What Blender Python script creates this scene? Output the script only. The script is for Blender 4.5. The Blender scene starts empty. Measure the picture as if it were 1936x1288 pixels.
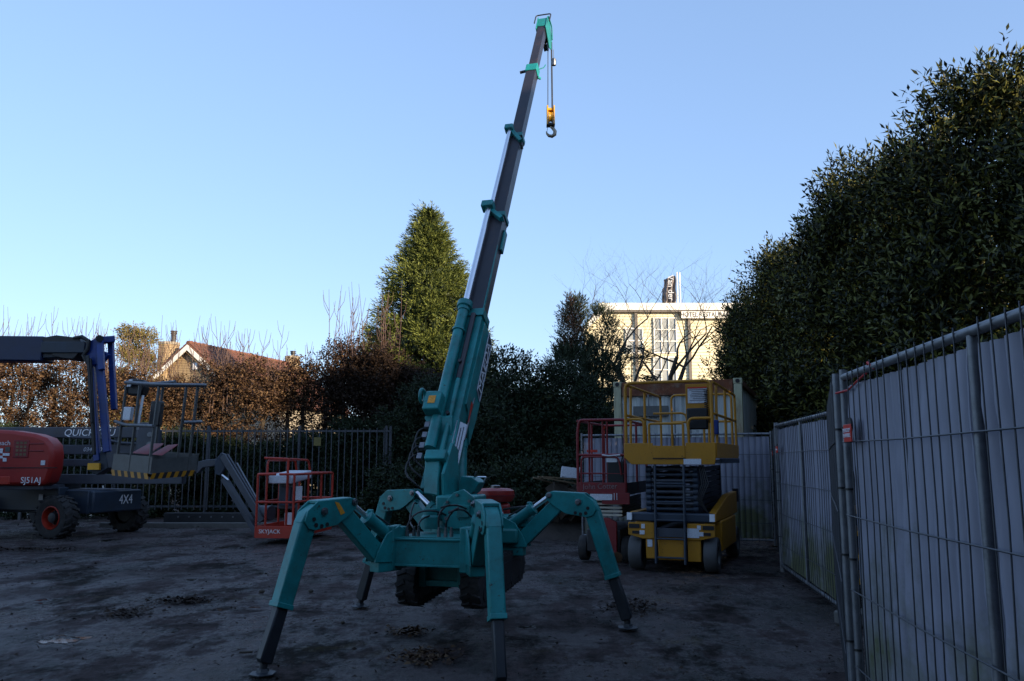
import bpy, bmesh, math, random
import numpy as np
from mathutils import Vector, Matrix
R = math.radians
# ------------------------------------------------------------------ camera, sky, sun, exposure
SC = bpy.context.scene
COL = SC.collection
EYE = 1.52; PITCH = 8.2; FPX = 1570.0
cd = bpy.data.cameras.new('camera'); cam = bpy.data.objects.new('camera', cd); COL.objects.link(cam)
cam.location = (0, 0, EYE); cam.rotation_euler = (R(90 + PITCH), 0, 0)
cd.sensor_width = 36.0; cd.lens = 36.0 * FPX / 1936.0; cd.clip_start = 0.05; cd.clip_end = 3000
SC.camera = cam
SUN_EL = 13.0; SUN_AZ = 131.0            # azimuth clockwise from +Y: low sun behind the right shoulder
w = bpy.data.worlds.new('World'); SC.world = w; w.use_nodes = True
nt = w.node_tree; nt.nodes.clear()
sky = nt.nodes.new('ShaderNodeTexSky'); sky.sky_type = 'NISHITA'; sky.sun_disc = False
sky.sun_elevation = R(SUN_EL); sky.sun_rotation = R(SUN_AZ)
sky.air_density = 1.0; sky.dust_density = 0.3; sky.ozone_density = 2.6
bg = nt.nodes.new('ShaderNodeBackground'); bg.inputs[1].default_value = 0.15
wo = nt.nodes.new('ShaderNodeOutputWorld')
gm = nt.nodes.new('ShaderNodeGamma'); gm.inputs[1].default_value = 0.5
tn = nt.nodes.new('ShaderNodeMix'); tn.data_type = 'RGBA'; tn.blend_type = 'MULTIPLY'; tn.inputs[0].default_value = 1.0; tn.inputs[7].default_value = (1.16, 1.38, 1.80, 1)
nt.links.new(sky.outputs[0], gm.inputs[0]); nt.links.new(gm.outputs[0], tn.inputs[6]); nt.links.new(tn.outputs[2], bg.inputs[0]); nt.links.new(bg.outputs[0], wo.inputs[0])
sd = bpy.data.lights.new('sun', 'SUN'); sd.energy = 4.6; sd.angle = R(0.5); sd.color = (1.0, 0.80, 0.55)
sun = bpy.data.objects.new('sun', sd); COL.objects.link(sun)
sv = Vector((math.sin(R(SUN_AZ)) * math.cos(R(SUN_EL)), math.cos(R(SUN_AZ)) * math.cos(R(SUN_EL)), math.sin(R(SUN_EL))))
sun.rotation_euler = sv.to_track_quat('Z', 'Y').to_euler(); sun.location = (20, -20, 30)
SC.view_settings.view_transform = 'Standard'; SC.view_settings.look = 'None'
SC.view_settings.exposure = 1.1; SC.view_settings.gamma = 1.0; SC.view_settings.use_curve_mapping = False
rng = random.Random(7)

# ------------------------------------------------------------------ helpers
def ray(px, py):
    a = (px - 968) / FPX; b = (644 - py) / FPX; t = R(PITCH)
    return Vector((a, math.cos(t) - b * math.sin(t), math.sin(t) + b * math.cos(t)))
def at(px, py, Y):                       # the point of the place seen at a photo pixel, Y metres ahead
    r = ray(px, py); return Vector((0, 0, EYE)) + r * (Y / r.y)
def gnd(px, py, z=0.0):
    r = ray(px, py); return Vector((0, 0, EYE)) + r * ((z - EYE) / r.z)
V = Vector
Z = V((0, 0, 1))
OFF = {}
def thing(name, label, cat, loc=(0, 0, 0), rotz=0.0, group=None, local=False):
    o = bpy.data.objects.new(name, None); COL.objects.link(o); o.empty_display_size = .2
    o.location = loc; o.rotation_euler = (0, 0, rotz); o['label'] = label; o['category'] = cat
    if group: o['group'] = group
    OFF[o.name] = V((0, 0, 0)) if (local or rotz) else V(loc)
    return o
def tag(o, label=None, cat=None, group=None, kind=None):
    if label: o['label'] = label
    if cat: o['category'] = cat
    if group: o['group'] = group
    if kind: o['kind'] = kind
    return o
def copy_tree(o, parent=None, loc=None, rotz=None, label=None, scale=None):
    c = o.copy(); COL.objects.link(c); c.parent = parent
    for ch in list(o.children): copy_tree(ch, c)
    if loc is not None: c.location = loc
    if rotz is not None: c.rotation_euler = (0, 0, rotz)
    if scale is not None: c.scale = scale
    if label: c['label'] = label
    return c
def link(name, me, m, parent=None, off=None):
    o = bpy.data.objects.new(name, me); COL.objects.link(o)
    if m: 
        me.materials.clear(); me.materials.append(m)
    if parent is not None:
        o.parent = parent; OFF[o.name] = OFF.get(parent.name, V((0, 0, 0)))
    return o
class MB:
    def __init__(s): s.v = []; s.f = []
    def add(s, vs, fs):
        k = len(s.v); s.v += [tuple(x) for x in vs]; s.f += [tuple(i + k for i in q) for q in fs]; return s
    def box(s, c, sz, M=None):
        c = V(c); h = V(sz) / 2; vs = []
        for x in (-1, 1):
            for y in (-1, 1):
                for z in (-1, 1):
                    p = V((x * h.x, y * h.y, z * h.z)); vs.append(c + (M @ p if M else p))
        return s.add(vs, [(0, 1, 3, 2), (4, 6, 7, 5), (0, 4, 5, 1), (2, 3, 7, 6), (0, 2, 6, 4), (1, 5, 7, 3)])
    def beam(s, p, q, w_, h_, up=Z, w2=None, h2=None):
        p = V(p); q = V(q); d = (q - p).normalized(); sd_ = d.cross(V(up))
        if sd_.length < 1e-4: sd_ = d.cross(V((0, 1, 0)))
        sd_.normalize(); u = sd_.cross(d); w2 = w2 or w_; h2 = h2 or h_
        vs = [p - sd_ * w_ / 2 - u * h_ / 2, p + sd_ * w_ / 2 - u * h_ / 2, p + sd_ * w_ / 2 + u * h_ / 2, p - sd_ * w_ / 2 + u * h_ / 2,
              q - sd_ * w2 / 2 - u * h2 / 2, q + sd_ * w2 / 2 - u * h2 / 2, q + sd_ * w2 / 2 + u * h2 / 2, q - sd_ * w2 / 2 + u * h2 / 2]
        return s.add(vs, [(3, 2, 1, 0), (4, 5, 6, 7), (0, 1, 5, 4), (1, 2, 6, 5), (2, 3, 7, 6), (3, 0, 4, 7)])
    def tube(s, p, q, r, n=10, r2=None):
        return s.path([p, q], [r, r if r2 is None else r2], n)
    def path(s, pts, r, n=8, closed=False):
        pts = [V(p) for p in pts]; m = len(pts)
        rr = r if isinstance(r, (list, tuple)) else [r] * m
        k = len(s.v); u = None
        for i, p in enumerate(pts):
            a = pts[i - 1] if (i or closed) else pts[0]; b = pts[(i + 1) % m] if (i < m - 1 or closed) else pts[-1]
            d = (b - a).normalized()
            if u is None:
                u = d.cross(Z) if abs(d.z) < .95 else d.cross(V((0, 1, 0)))
            u = (u - d * u.dot(d)).normalized(); w_ = d.cross(u)
            for j in range(n):
                t = 2 * math.pi * j / n; s.v.append(tuple(p + (u * math.cos(t) + w_ * math.sin(t)) * rr[i]))
        for i in range(m if closed else m - 1):
            for j in range(n):
                a = k + i * n; b = k + ((i + 1) % m) * n
                s.f.append((a + j, a + (j + 1) % n, b + (j + 1) % n, b + j))
        if not closed:
            s.f.append(tuple(k + j for j in range(n))[::-1]); s.f.append(tuple(k + (m - 1) * n + j for j in range(n)))
        return s
    def prism(s, pts, t):
        pts = [V(p) for p in pts]; t = V(t) / 2; n = len(pts)
        vs = [p - t for p in pts] + [p + t for p in pts]
        return s.add(vs, [tuple(range(n))[::-1], tuple(range(n, 2 * n))] + [(i, (i + 1) % n, n + (i + 1) % n, n + i) for i in range(n)])
    def lathe(s, prof, o, ax=Z, n=20, cap=True):
        o = V(o); ax = V(ax).normalized(); u = ax.cross(Z) if abs(ax.z) < .9 else ax.cross(V((1, 0, 0))); u.normalize(); w_ = ax.cross(u)
        k = len(s.v)
        for (r, h) in prof:
            for j in range(n):
                t = 2 * math.pi * j / n; s.v.append(tuple(o + ax * h + (u * math.cos(t) + w_ * math.sin(t)) * r))
        for i in range(len(prof) - 1):
            for j in range(n):
                s.f.append((k + i * n + j, k + i * n + (j + 1) % n, k + (i + 1) * n + (j + 1) % n, k + (i + 1) * n + j))
        if cap: s.f.append(tuple(k + j for j in range(n))[::-1]); s.f.append(tuple(k + (len(prof) - 1) * n + j for j in range(n)))
        return s
    def build(s, name, m, parent=None, bevel=0, smooth=True):
        off = OFF.get(parent.name, V((0, 0, 0))) if parent is not None else V((0, 0, 0))
        me = bpy.data.meshes.new(name)
        me.from_pydata([(x - off.x, y - off.y, z - off.z) for x, y, z in s.v], [], s.f)
        bm = bmesh.new(); bm.from_mesh(me); bmesh.ops.recalc_face_normals(bm, faces=bm.faces); bm.to_mesh(me); bm.free()
        if smooth:
            me.polygons.foreach_set('use_smooth', [True] * len(me.polygons)); me.set_sharp_from_angle(angle=R(35))
        o = link(name, me, m, parent)
        if bevel:
            b = o.modifiers.new('bevel', 'BEVEL'); b.width = bevel; b.segments = 2; b.limit_method = 'ANGLE'; b.angle_limit = R(40)
        return o
def lettering(body, size, o, xd, yd, m, parent, name='lettering', shear=0.0, align='CENTER', squash=1.0, bold=0.0):
    c = bpy.data.curves.new('t', 'FONT'); c.body = body; c.size = size; c.align_x = align; c.align_y = 'CENTER'; c.shear = shear
    c.extrude = 0.0015; c.resolution_u = 3; c.space_line = .9
    t = bpy.data.objects.new('t', c); COL.objects.link(t)
    bpy.context.view_layer.update()
    me = bpy.data.meshes.new_from_object(t.evaluated_get(bpy.context.evaluated_depsgraph_get()))
    bpy.data.objects.remove(t); bpy.data.curves.remove(c)
    xd = V(xd).normalized(); yd = V(yd).normalized(); zd = xd.cross(yd)
    off = OFF.get(parent.name, V((0, 0, 0))) if parent is not None else V((0, 0, 0)); o = V(o) - off
    for v in me.vertices:
        p = v.co.copy(); v.co = o + xd * p.x * squash + yd * p.y + zd * (p.z + .0035)
    me.name = name
    return link(name, me, m, parent)

# ------------------------------------------------------------------ materials
def mat(name, col, rough=.6, metal=0.0, var=.25, vs=3.0, dirt=None, dirt_amt=.4, ds=1.5, bump=.0, bs=60.0, spec=.5, island=False, stretch=None, chips=None):
    m = bpy.data.materials.new(name); m.use_nodes = True; t = m.node_tree; n = t.nodes; L = t.links
    b = n['Principled BSDF']; b.inputs['Metallic'].default_value = metal; b.inputs['Specular IOR Level'].default_value = spec
    tc = n.new('ShaderNodeTexCoord'); src = tc.outputs['Object']
    if stretch:
        mp = n.new('ShaderNodeMapping'); mp.inputs['Scale'].default_value = stretch; L.new(src, mp.inputs[0]); src = mp.outputs[0]
    no = n.new('ShaderNodeTexNoise'); no.inputs['Scale'].default_value = vs; no.inputs['Detail'].default_value = 6; no.inputs['Roughness'].default_value = .65
    L.new(src, no.inputs['Vector'])
    cr = n.new('ShaderNodeValToRGB'); cr.color_ramp.elements[0].position = .3; cr.color_ramp.elements[1].position = .7
    c = V(col); cr.color_ramp.elements[0].color = (*(c * (1 - var)), 1); cr.color_ramp.elements[1].color = (*[min(1, x) for x in (c * (1 + var * .6))], 1)
    L.new(no.outputs[0], cr.inputs[0]); out = cr.outputs[0]
    if island:
        g = n.new('ShaderNodeNewGeometry'); r2 = n.new('ShaderNodeValToRGB'); e = r2.color_ramp.elements; e[0].position = .40
        e[0].color = (*[x * .55 for x in col], 1); e[1].color = (*island, 1) if isinstance(island, tuple) else (*[min(1, x * 1.5) for x in col], 1)
        L.new(g.outputs['Random Per Island'], r2.inputs[0]); mx = n.new('ShaderNodeMix'); mx.data_type = 'RGBA'; mx.inputs[0].default_value = .6
        L.new(out, mx.inputs[6]); L.new(r2.outputs[0], mx.inputs[7]); out = mx.outputs[2]
    if dirt:
        n2 = n.new('ShaderNodeTexNoise'); n2.inputs['Scale'].default_value = ds; n2.inputs['Detail'].default_value = 9; n2.inputs['Roughness'].default_value = .75
        L.new(src, n2.inputs['Vector'])
        r3 = n.new('ShaderNodeValToRGB'); r3.color_ramp.elements[0].position = .5; r3.color_ramp.elements[1].position = .72
        r3.color_ramp.elements[1].color = (dirt_amt,) * 3 + (1,); r3.color_ramp.elements[0].color = (0, 0, 0, 1)
        L.new(n2.outputs[0], r3.inputs[0]); mx = n.new('ShaderNodeMix'); mx.data_type = 'RGBA'
        L.new(r3.outputs[0], mx.inputs[0]); L.new(out, mx.inputs[6]); mx.inputs[7].default_value = (*dirt, 1); out = mx.outputs[2]
    if chips:
        n5 = n.new('ShaderNodeTexNoise'); n5.inputs['Scale'].default_value = 22; n5.inputs['Detail'].default_value = 8; n5.inputs['Roughness'].default_value = .8; L.new(src, n5.inputs['Vector'])
        r5 = n.new('ShaderNodeValToRGB'); r5.color_ramp.elements[0].position = .605; r5.color_ramp.elements[1].position = .635; L.new(n5.outputs[0], r5.inputs[0])
        mx = n.new('ShaderNodeMix'); mx.data_type = 'RGBA'; L.new(r5.outputs[0], mx.inputs[0]); L.new(out, mx.inputs[6]); mx.inputs[7].default_value = (*chips, 1); out = mx.outputs[2]
    L.new(out, b.inputs['Base Color'])
    rr = n.new('ShaderNodeMapRange'); rr.inputs[3].default_value = max(.02, rough - .1); rr.inputs[4].default_value = min(1, rough + .12)
    L.new(no.outputs[0], rr.inputs[0]); L.new(rr.outputs[0], b.inputs['Roughness'])
    if bump:
        n3 = n.new('ShaderNodeTexNoise'); n3.inputs['Scale'].default_value = bs; n3.inputs['Detail'].default_value = 5; L.new(src, n3.inputs['Vector'])
        bp = n.new('ShaderNodeBump'); bp.inputs['Strength'].default_value = bump; bp.inputs['Distance'].default_value = .02
        L.new(n3.outputs[0], bp.inputs['Height']); L.new(bp.outputs[0], b.inputs['Normal'])
    return m
mud = (.05, .04, .03)
M = dict(
 teal=mat('teal_paint', (.009, .23, .225), .42, chips=(.03, .03, .022), var=.35, vs=4, dirt=(.02, .075, .065), dirt_amt=.75, ds=2.6, bump=.05, bs=25),
 teal_dark=mat('worn_teal_paint', (.01, .19, .18), .5, var=.25, vs=6, dirt=(.03, .035, .03), dirt_amt=.7, ds=4),
 boom=mat('dark_boom_paint', (.020, .019, .028), .36, var=.3, vs=4, dirt=(.075, .04, .028), dirt_amt=.55, ds=6, stretch=(1, 1, .4)),
 leg=mat('black_leg_paint', (.016, .020, .026), .45, var=.3, vs=8, dirt=(.05, .045, .04), dirt_amt=.4),
 chrome=mat('chromed_rod', (.82, .83, .86), .30, 1.0, var=.08),
 steel=mat('plain_steel', (.22, .22, .23), .4, 1.0, var=.3, vs=12),
 rubber=mat('black_rubber', (.022, .021, .021), .8, var=.35, vs=14, dirt=(.07, .055, .045), dirt_amt=.6, ds=7, bump=.3, bs=40),
 hose=mat('black_hose', (.012, .012, .013), .5),
 red=mat('red_paint', (.30, .015, .010), .42, chips=(.06, .02, .015), var=.2, vs=3, dirt=(.10, .03, .02), dirt_amt=.4, ds=3),
 orange_red=mat('orange_red_paint', (.40, .026, .010), .5, chips=(.05, .03, .02), var=.25, vs=6, dirt=(.14, .05, .03), dirt_amt=.5, ds=7),
 dark_red=mat('dark_red_paint', (.20, .010, .013), .5, chips=(.10, .08, .08), var=.3, vs=5, dirt=(.06, .03, .03), dirt_amt=.5, ds=5),
 yellow=mat('yellow_paint', (.44, .19, .004), .5, chips=(.05, .03, .015), var=.18, vs=3, dirt=(.14, .08, .02), dirt_amt=.5, ds=3),
 hookyellow=mat('orange_yellow_paint', (.75, .36, .015), .4, var=.15, vs=8),
 blue=mat('blue_paint', (.008, .035, .19), .4, var=.2, vs=4, dirt=(.02, .03, .06), dirt_amt=.5),
 navy=mat('dark_navy_paint', (.022, .035, .055), .5, var=.3, vs=4, dirt=(.06, .05, .04), dirt_amt=.4),
 grey=mat('grey_machine_paint', (.055, .062, .078), .45, var=.2, vs=3, dirt=(.06, .05, .045), dirt_amt=.5, ds=4),
 basketgrey=mat('pale_grey_basket_paint', (.085, .088, .085), .5, var=.3, vs=6, dirt=(.06, .05, .045), dirt_amt=.6, ds=5),
 dark=mat('dark_metal', (.02, .021, .024), .5, var=.3, vs=8),
 black=mat('matt_black', (.008, .008, .009), .6),
 white=mat('white_print', (.75, .76, .78), .5, var=.06),
 cream=mat('cream_paint', (.55, .5, .40), .5, var=.15),
 decal=mat('pale_label', (.62, .64, .68), .5, var=.35, vs=90),
 warn=mat('orange_warning_label', (.75, .30, .02), .5, var=.4, vs=70),
 galv=mat('galvanised_tube', (.20, .21, .225), .5, .6, var=.35, vs=18, dirt=(.12, .10, .08), dirt_amt=.5, ds=9),
 wire=mat('galvanised_wire', (.065, .07, .08), .5, .5, var=.3, vs=20),
 tie=mat('black_cable_tie', (.01, .01, .01), .5),
 concrete=mat('wet_concrete', (.12, .115, .105), .8, var=.35, vs=6, bump=.3, bs=40),
 bark=mat('tree_bark', (.055, .042, .03), .9, var=.4, vs=9, bump=.6, bs=18, stretch=(1, 1, .3)),
 twig=mat('bare_twig', (.10, .06, .05), .8, var=.3, vs=5),
 laurel=mat('laurel_leaf', (.015, .022, .007), .5, var=.45, vs=1.4, island=(.24, .23, .045), spec=.2),
 evergreen=mat('evergreen_leaf', (.016, .028, .011), .6, var=.35, vs=1.2, island=(.036, .055, .018), spec=.25),
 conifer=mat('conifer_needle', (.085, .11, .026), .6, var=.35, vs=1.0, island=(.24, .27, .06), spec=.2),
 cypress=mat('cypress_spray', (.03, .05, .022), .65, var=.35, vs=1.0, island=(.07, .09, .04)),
 rusty=mat('red_brown_spray', (.12, .055, .025), .7, var=.35, vs=1.0, island=(.16, .08, .03)),
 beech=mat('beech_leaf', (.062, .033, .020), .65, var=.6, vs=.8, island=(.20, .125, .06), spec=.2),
 beech_dark_and_shaded=mat('dark_and_shaded_beech_leaf', (.028, .016, .011), .65, var=.4, vs=.8, island=(.05, .03, .015), spec=.2),  # dark dead leaves; on the right hedge crowns it paints in shade
 olive=mat('olive_leaf', (.16, .13, .03), .6, var=.3, vs=.8, island=(.24, .17, .04)),
 timber=mat('old_timber', (.16, .11, .06), .8, var=.4, vs=5, bump=.3, stretch=(.2, 3, 3)),
 tile=mat('roof_tile', (.17, .068, .042), .8, var=.35, vs=7, dirt=(.10, .07, .05), dirt_amt=.5, ds=3),
 brick=mat('yellow_brick', (.38, .27, .15), .85, var=.3, vs=14),
 mortar=mat('mortar', (.30, .26, .20), .9, var=.2, vs=9),
 siding=mat('cream_siding', (.74, .67, .47), .75, var=.08, vs=2),
 whitetrim=mat('white_trim_paint', (.8, .78, .72), .6, var=.05),
 glass=mat('window_glass', (.32, .33, .31), .15, var=.2, spec=.9),
 pipe=mat('dark_downpipe', (.14, .12, .10), .6),
 flag=mat('dark_flag_cloth', (.17, .15, .15), .8, var=.2),
 plate=mat('red_plastic_plate', (.55, .035, .02), .45, var=.1),
 faded=mat('faded_lettering', (.22, .15, .15), .6, var=.4, vs=30),
 tape=mat('red_cord', (.5, .03, .03), .6),
)
# ------------------------------------------------------------------ ground
def ground_mat():
    m = bpy.data.materials.new('wet_yard_ground'); m.use_nodes = True; t = m.node_tree; n = t.nodes; L = t.links; b = n['Principled BSDF']
    tc = n.new('ShaderNodeTexCoord'); src = tc.outputs['Object']
    def noise(sc, det=6, ro=.6, stretch=None, off=(0, 0, 0)):
        mp = n.new('ShaderNodeMapping'); mp.inputs['Scale'].default_value = stretch or (1, 1, 1); mp.inputs['Location'].default_value = off; L.new(src, mp.inputs[0])
        x = n.new('ShaderNodeTexNoise'); x.inputs['Scale'].default_value = sc; x.inputs['Detail'].default_value = det; x.inputs['Roughness'].default_value = ro
        L.new(mp.outputs[0], x.inputs['Vector']); return x.outputs[0]
    def ramp(i, p0, p1, c0=(0, 0, 0), c1=(1, 1, 1)):
        r = n.new('ShaderNodeValToRGB'); r.color_ramp.elements[0].position = p0; r.color_ramp.elements[1].position = p1
        r.color_ramp.elements[0].color = (*c0, 1); r.color_ramp.elements[1].color = (*c1, 1); L.new(i, r.inputs[0]); return r.outputs[0]
    def mix(f, a, c):
        x = n.new('ShaderNodeMix'); x.data_type = 'RGBA'
        L.new(f, x.inputs[0])
        for k, q in ((6, a), (7, c)):
            if isinstance(q, tuple): x.inputs[k].default_value = (*q, 1)
            else: L.new(q, x.inputs[k])
        return x.outputs[2]
    big = ramp(noise(.32, 7, .6, (1, .8, 1), (2, 5, 0)), .30, .52)
    fine = ramp(noise(7, 13, .82), .34, .66, (.020, .014, .013), (.145, .105, .10))
    grit = ramp(noise(45, 6, .8), .35, .75, (.015, .011, .011), (.135, .100, .098))
    x = n.new('ShaderNodeMix'); x.data_type = 'RGBA'; x.inputs[0].default_value = .4; L.new(fine, x.inputs[6]); L.new(grit, x.inputs[7]); c = x.outputs[2]
    mudm = ramp(noise(.8, 13, .76, (1.2, .65, 1)), .49, .56)
    c = mix(mudm, c, (.013, .009, .006))
    # tyre tracks: two bent bands of short lugs
    wv = n.new('ShaderNodeTexWave'); wv.wave_type = 'RINGS'; wv.inputs['Scale'].default_value = .42; wv.inputs['Distortion'].default_value = 1.6; wv.inputs['Detail'].default_value = 3; wv.inputs['Detail Scale'].default_value = 1.2
    mp = n.new('ShaderNodeMapping'); mp.inputs['Location'].default_value = (9.5, 2.0, 0); L.new(src, mp.inputs[0]); L.new(mp.outputs[0], wv.inputs['Vector'])
    trk = ramp(wv.outputs[1], .88, .97, (0, 0, 0), (.6, .6, .6)); brk = ramp(noise(1.6, 6, .7, (1, 1, 1), (4, 4, 0)), .40, .60)
    tm = n.new('ShaderNodeMath'); tm.operation = 'MULTIPLY'; L.new(trk, tm.inputs[0]); L.new(brk, tm.inputs[1])
    c = mix(tm.outputs[0], c, (.011, .008, .006))
    moss = ramp(noise(.9, 9, .72, (1, .8, 1), (31, 7, 0)), .60, .70, (0, 0, 0), (.7, .7, .7))
    c = mix(moss, c, (.070, .052, .012))
    pud = ramp(noise(.8, 5, .55, (1, .9, 1), (3.3, 1.7, 0)), .645, .67)
    c = mix(pud, c, (.012, .010, .008))
    L.new(c, b.inputs['Base Color'])
    wet = ramp(noise(1.1, 13, .78, (1.2, .7, 1), (5, 9, 0)), .44, .55)
    wm = n.new('ShaderNodeMath'); wm.operation = 'MULTIPLY'; L.new(wet, wm.inputs[0]); L.new(big, wm.inputs[1])
    rg = mix(wm.outputs[0], (.90, .90, .90), (.26, .26, .26)); rg = mix(pud, rg, (.08, .08, .08)); L.new(rg, b.inputs['Roughness'])
    sp = mix(wm.outputs[0], (.15, .15, .15), (.9, .9, .9)); L.new(sp, b.inputs['Specular IOR Level'])
    inv = n.new('ShaderNodeMath'); inv.operation = 'SUBTRACT'; inv.inputs[0].default_value = 1; L.new(pud, inv.inputs[1])
    h = n.new('ShaderNodeMath'); h.operation = 'ADD'; L.new(noise(6, 10, .72, (1, 1.3, 1)), h.inputs[0]); L.new(noise(30, 6, .75), h.inputs[1])
    h2 = n.new('ShaderNodeMath'); h2.operation = 'SUBTRACT'; L.new(h.outputs[0], h2.inputs[0]); L.new(tm.outputs[0], h2.inputs[1])
    hm = n.new('ShaderNodeMath'); hm.operation = 'MULTIPLY'; L.new(h2.outputs[0], hm.inputs[0]); L.new(inv.outputs[0], hm.inputs[1])
    bp = n.new('ShaderNodeBump'); bp.inputs['Strength'].default_value = 1.0; bp.inputs['Distance'].default_value = .06
    L.new(hm.outputs[0], bp.inputs['Height']); L.new(bp.outputs[0], b.inputs['Normal'])
    return m
xs = sorted(set([-900, -400, -200, -100, -60, -40, -30, -24] + [round(-20 + .25 * i, 2) for i in range(161)] + [24, 30, 40, 60, 100, 200, 400, 900]))
ys = sorted(set([-900, -300, -100, -40, -20, -10, -4] + [round(-2 + .25 * i, 2) for i in range(129)] + [33, 36, 40, 50, 70, 100, 200, 400, 1400]))
from mathutils import noise as mn
def gz(x, y):
    if -20 <= x <= 20 and -2 <= y <= 30:
        return .02 * mn.noise(V((x * .8, y * .8, 0))) + .012 * mn.noise(V((x * 3, y * 3, 4))) - .016
    return -.012
vs = [(x, y, gz(x, y)) for y in ys for x in xs]; nx = len(xs)
fs = [(j * nx + i, j * nx + i + 1, (j + 1) * nx + i + 1, (j + 1) * nx + i) for j in range(len(ys) - 1) for i in range(nx - 1)]
gb = MB(); gb.v = vs; gb.f = fs
g = gb.build('ground', ground_mat()); tag(g, kind='structure')

# ------------------------------------------------------------------ leaves
def unit(a): return a / (np.linalg.norm(a, axis=-1, keepdims=True) + 1e-9)
def leaf_mesh(name, C, D, N, Ln, W, fold=.25):
    n = len(C); D = unit(D); S = unit(np.cross(D, N)); U = np.cross(S, D); Ln = Ln[:, None]; W = W[:, None]
    v = np.empty((n, 4, 3)); v[:, 0] = C; v[:, 1] = C + D * Ln * .45 + S * W * .5 + U * W * fold
    v[:, 2] = C + D * Ln; v[:, 3] = C + D * Ln * .45 - S * W * .5 + U * W * fold
    me = bpy.data.meshes.new(name); me.vertices.add(4 * n); me.vertices.foreach_set('co', v.reshape(-1))
    me.loops.add(4 * n); me.loops.foreach_set('vertex_index', np.arange(4 * n, dtype=np.int32))
    me.polygons.add(n); me.polygons.foreach_set('loop_start', np.arange(0, 4 * n, 4, dtype=np.int32)); me.update(calc_edges=True)
    return me
def sprigs(P, D, k, step, ln, wd, rs, spread=.9, stem=.55, jit=.35):
    n = len(P); D = unit(D); A = unit(np.cross(D, rs.normal(size=(n, 3)))); B = np.cross(D, A)
    C = []; DD = []; NN = []
    for j in range(k):
        th = 2.4 * j + rs.uniform(0, .8, n); rad = A * np.cos(th)[:, None] + B * np.sin(th)[:, None]
        C.append(P + D * step * j + rad * .01); d = D * stem + rad * spread + rs.normal(size=(n, 3)) * jit * .4
        if j == k - 1: d = D + rad * .2
        DD.append(d); NN.append(D + rs.normal(size=(n, 3)) * .4)
    C = np.concatenate(C); m = len(C)
    return C, np.concatenate(DD), np.concatenate(NN), ln * rs.uniform(.7, 1.2, m), wd * rs.uniform(.7, 1.2, m)
def limbs(mb, base, top, n, r, rs, reach):
    pts = [V(base)]
    for i in range(1, 6): pts.append(V(base).lerp(V(top), i / 5) + V((rs.uniform(-.12, .12), rs.uniform(-.12, .12), 0)))
    mb.path(pts, [r * (1 - .8 * i / 5) for i in range(6)], 8)
    for i in range(n):
        t = rs.uniform(.2, .9); p = pts[0].lerp(pts[-1], t); a = rs.uniform(0, 6.28); l = reach * (1.1 - t) * rs.uniform(.6, 1.1)
        q = p + V((math.cos(a) * l, math.sin(a) * l, l * .5)); mdl = p.lerp(q, .5) + V((0, 0, -.05))
        mb.path([p, mdl, q], [r * .35 * (1.1 - t), r * .25 * (1.1 - t), .008], 5)
def crown_points(rs, n, prof, lump=.22, nclump=90, shell=.55, csz=.35):
    # prof(t)-> (z, radius); clumps spread through the volume, denser outside
    tt = rs.uniform(0, 1, nclump); a = rs.uniform(0, 2 * np.pi, nclump)
    zr = np.array([prof(t) for t in tt]); q = np.clip(1 - np.abs(rs.normal(size=nclump)) * (1 - shell), .1, 1.12) * (1 + rs.uniform(-lump, lump, nclump))
    cc = np.stack([np.cos(a) * zr[:, 1] * q, np.sin(a) * zr[:, 1] * q, zr[:, 0]], 1)
    w_ = zr[:, 1] + .25; idx = rs.choice(nclump, n, p=w_ / w_.sum())
    sz = csz * rs.uniform(.6, 1.3, nclump)
    off = unit(rs.normal(size=(n, 3))) * (rs.uniform(0, 1, n) ** .45)[:, None] * sz[idx][:, None] * np.array([1, 1, .85])
    P = cc[idx] + off
    return P, unit(off), unit(np.stack([P[:, 0], P[:, 1], np.zeros(n)], 1))
def leafy(seed, n, prof, k, step, ln, wd, up=.7, out=.6, rnd=.4, clump_dir=.6, tips=0, **kw):
    sp = {x: kw.pop(x) for x in ('spread', 'stem') if x in kw}
    rs = np.random.RandomState(seed); P, O, H = crown_points(rs, n, prof, **kw)
    D = O * clump_dir + H * out + np.array([0, 0, up]) + rs.normal(size=P.shape) * rnd
    A = sprigs(P, D, k, step, ln, wd, rs, **sp)
    if tips:                                           # long shoots standing out of the crown
        t_ = rs.uniform(.45, 1, tips); zr = np.array([prof(x) for x in t_]); a = rs.uniform(0, 6.283, tips)
        P2 = np.stack([np.cos(a) * zr[:, 1] * .98, np.sin(a) * zr[:, 1] * .98, zr[:, 0]], 1); D2 = np.stack([np.cos(a) * .45, np.sin(a) * .45, np.full(tips, 1.0)], 1) + rs.normal(size=(tips, 3)) * .25
        B = sprigs(P2, D2, 11, .055, ln * 1.05, wd, rs, **sp); A = tuple(np.concatenate([p, q]) for p, q in zip(A, B))
    return leaf_mesh('crown', *A)
def tree(name, label, cat, loc, me, m, trunk, group=None, rot=0, scale=(1, 1, 1), kind_crown='crown'):
    t = thing(name, label, cat, loc, rot, group, local=True); t.scale = scale
    o = bpy.data.objects.new(kind_crown, me); COL.objects.link(o); o.parent = t
    if not me.materials: me.materials.append(m)
    if trunk is not None:
        tr = bpy.data.objects.new('trunk', trunk); COL.objects.link(tr); tr.parent = t
        if not trunk.materials: trunk.materials.append(M['bark'])
    return t
def trunk_mesh(seed, h, r, n=14, reach=1.2):
    rs = random.Random(seed); b = MB(); limbs(b, (0, 0, -.1), (0, 0, h), n, r, rs, reach)
    me = bpy.data.meshes.new('trunk'); me.from_pydata(b.v, [], b.f); return me

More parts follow.
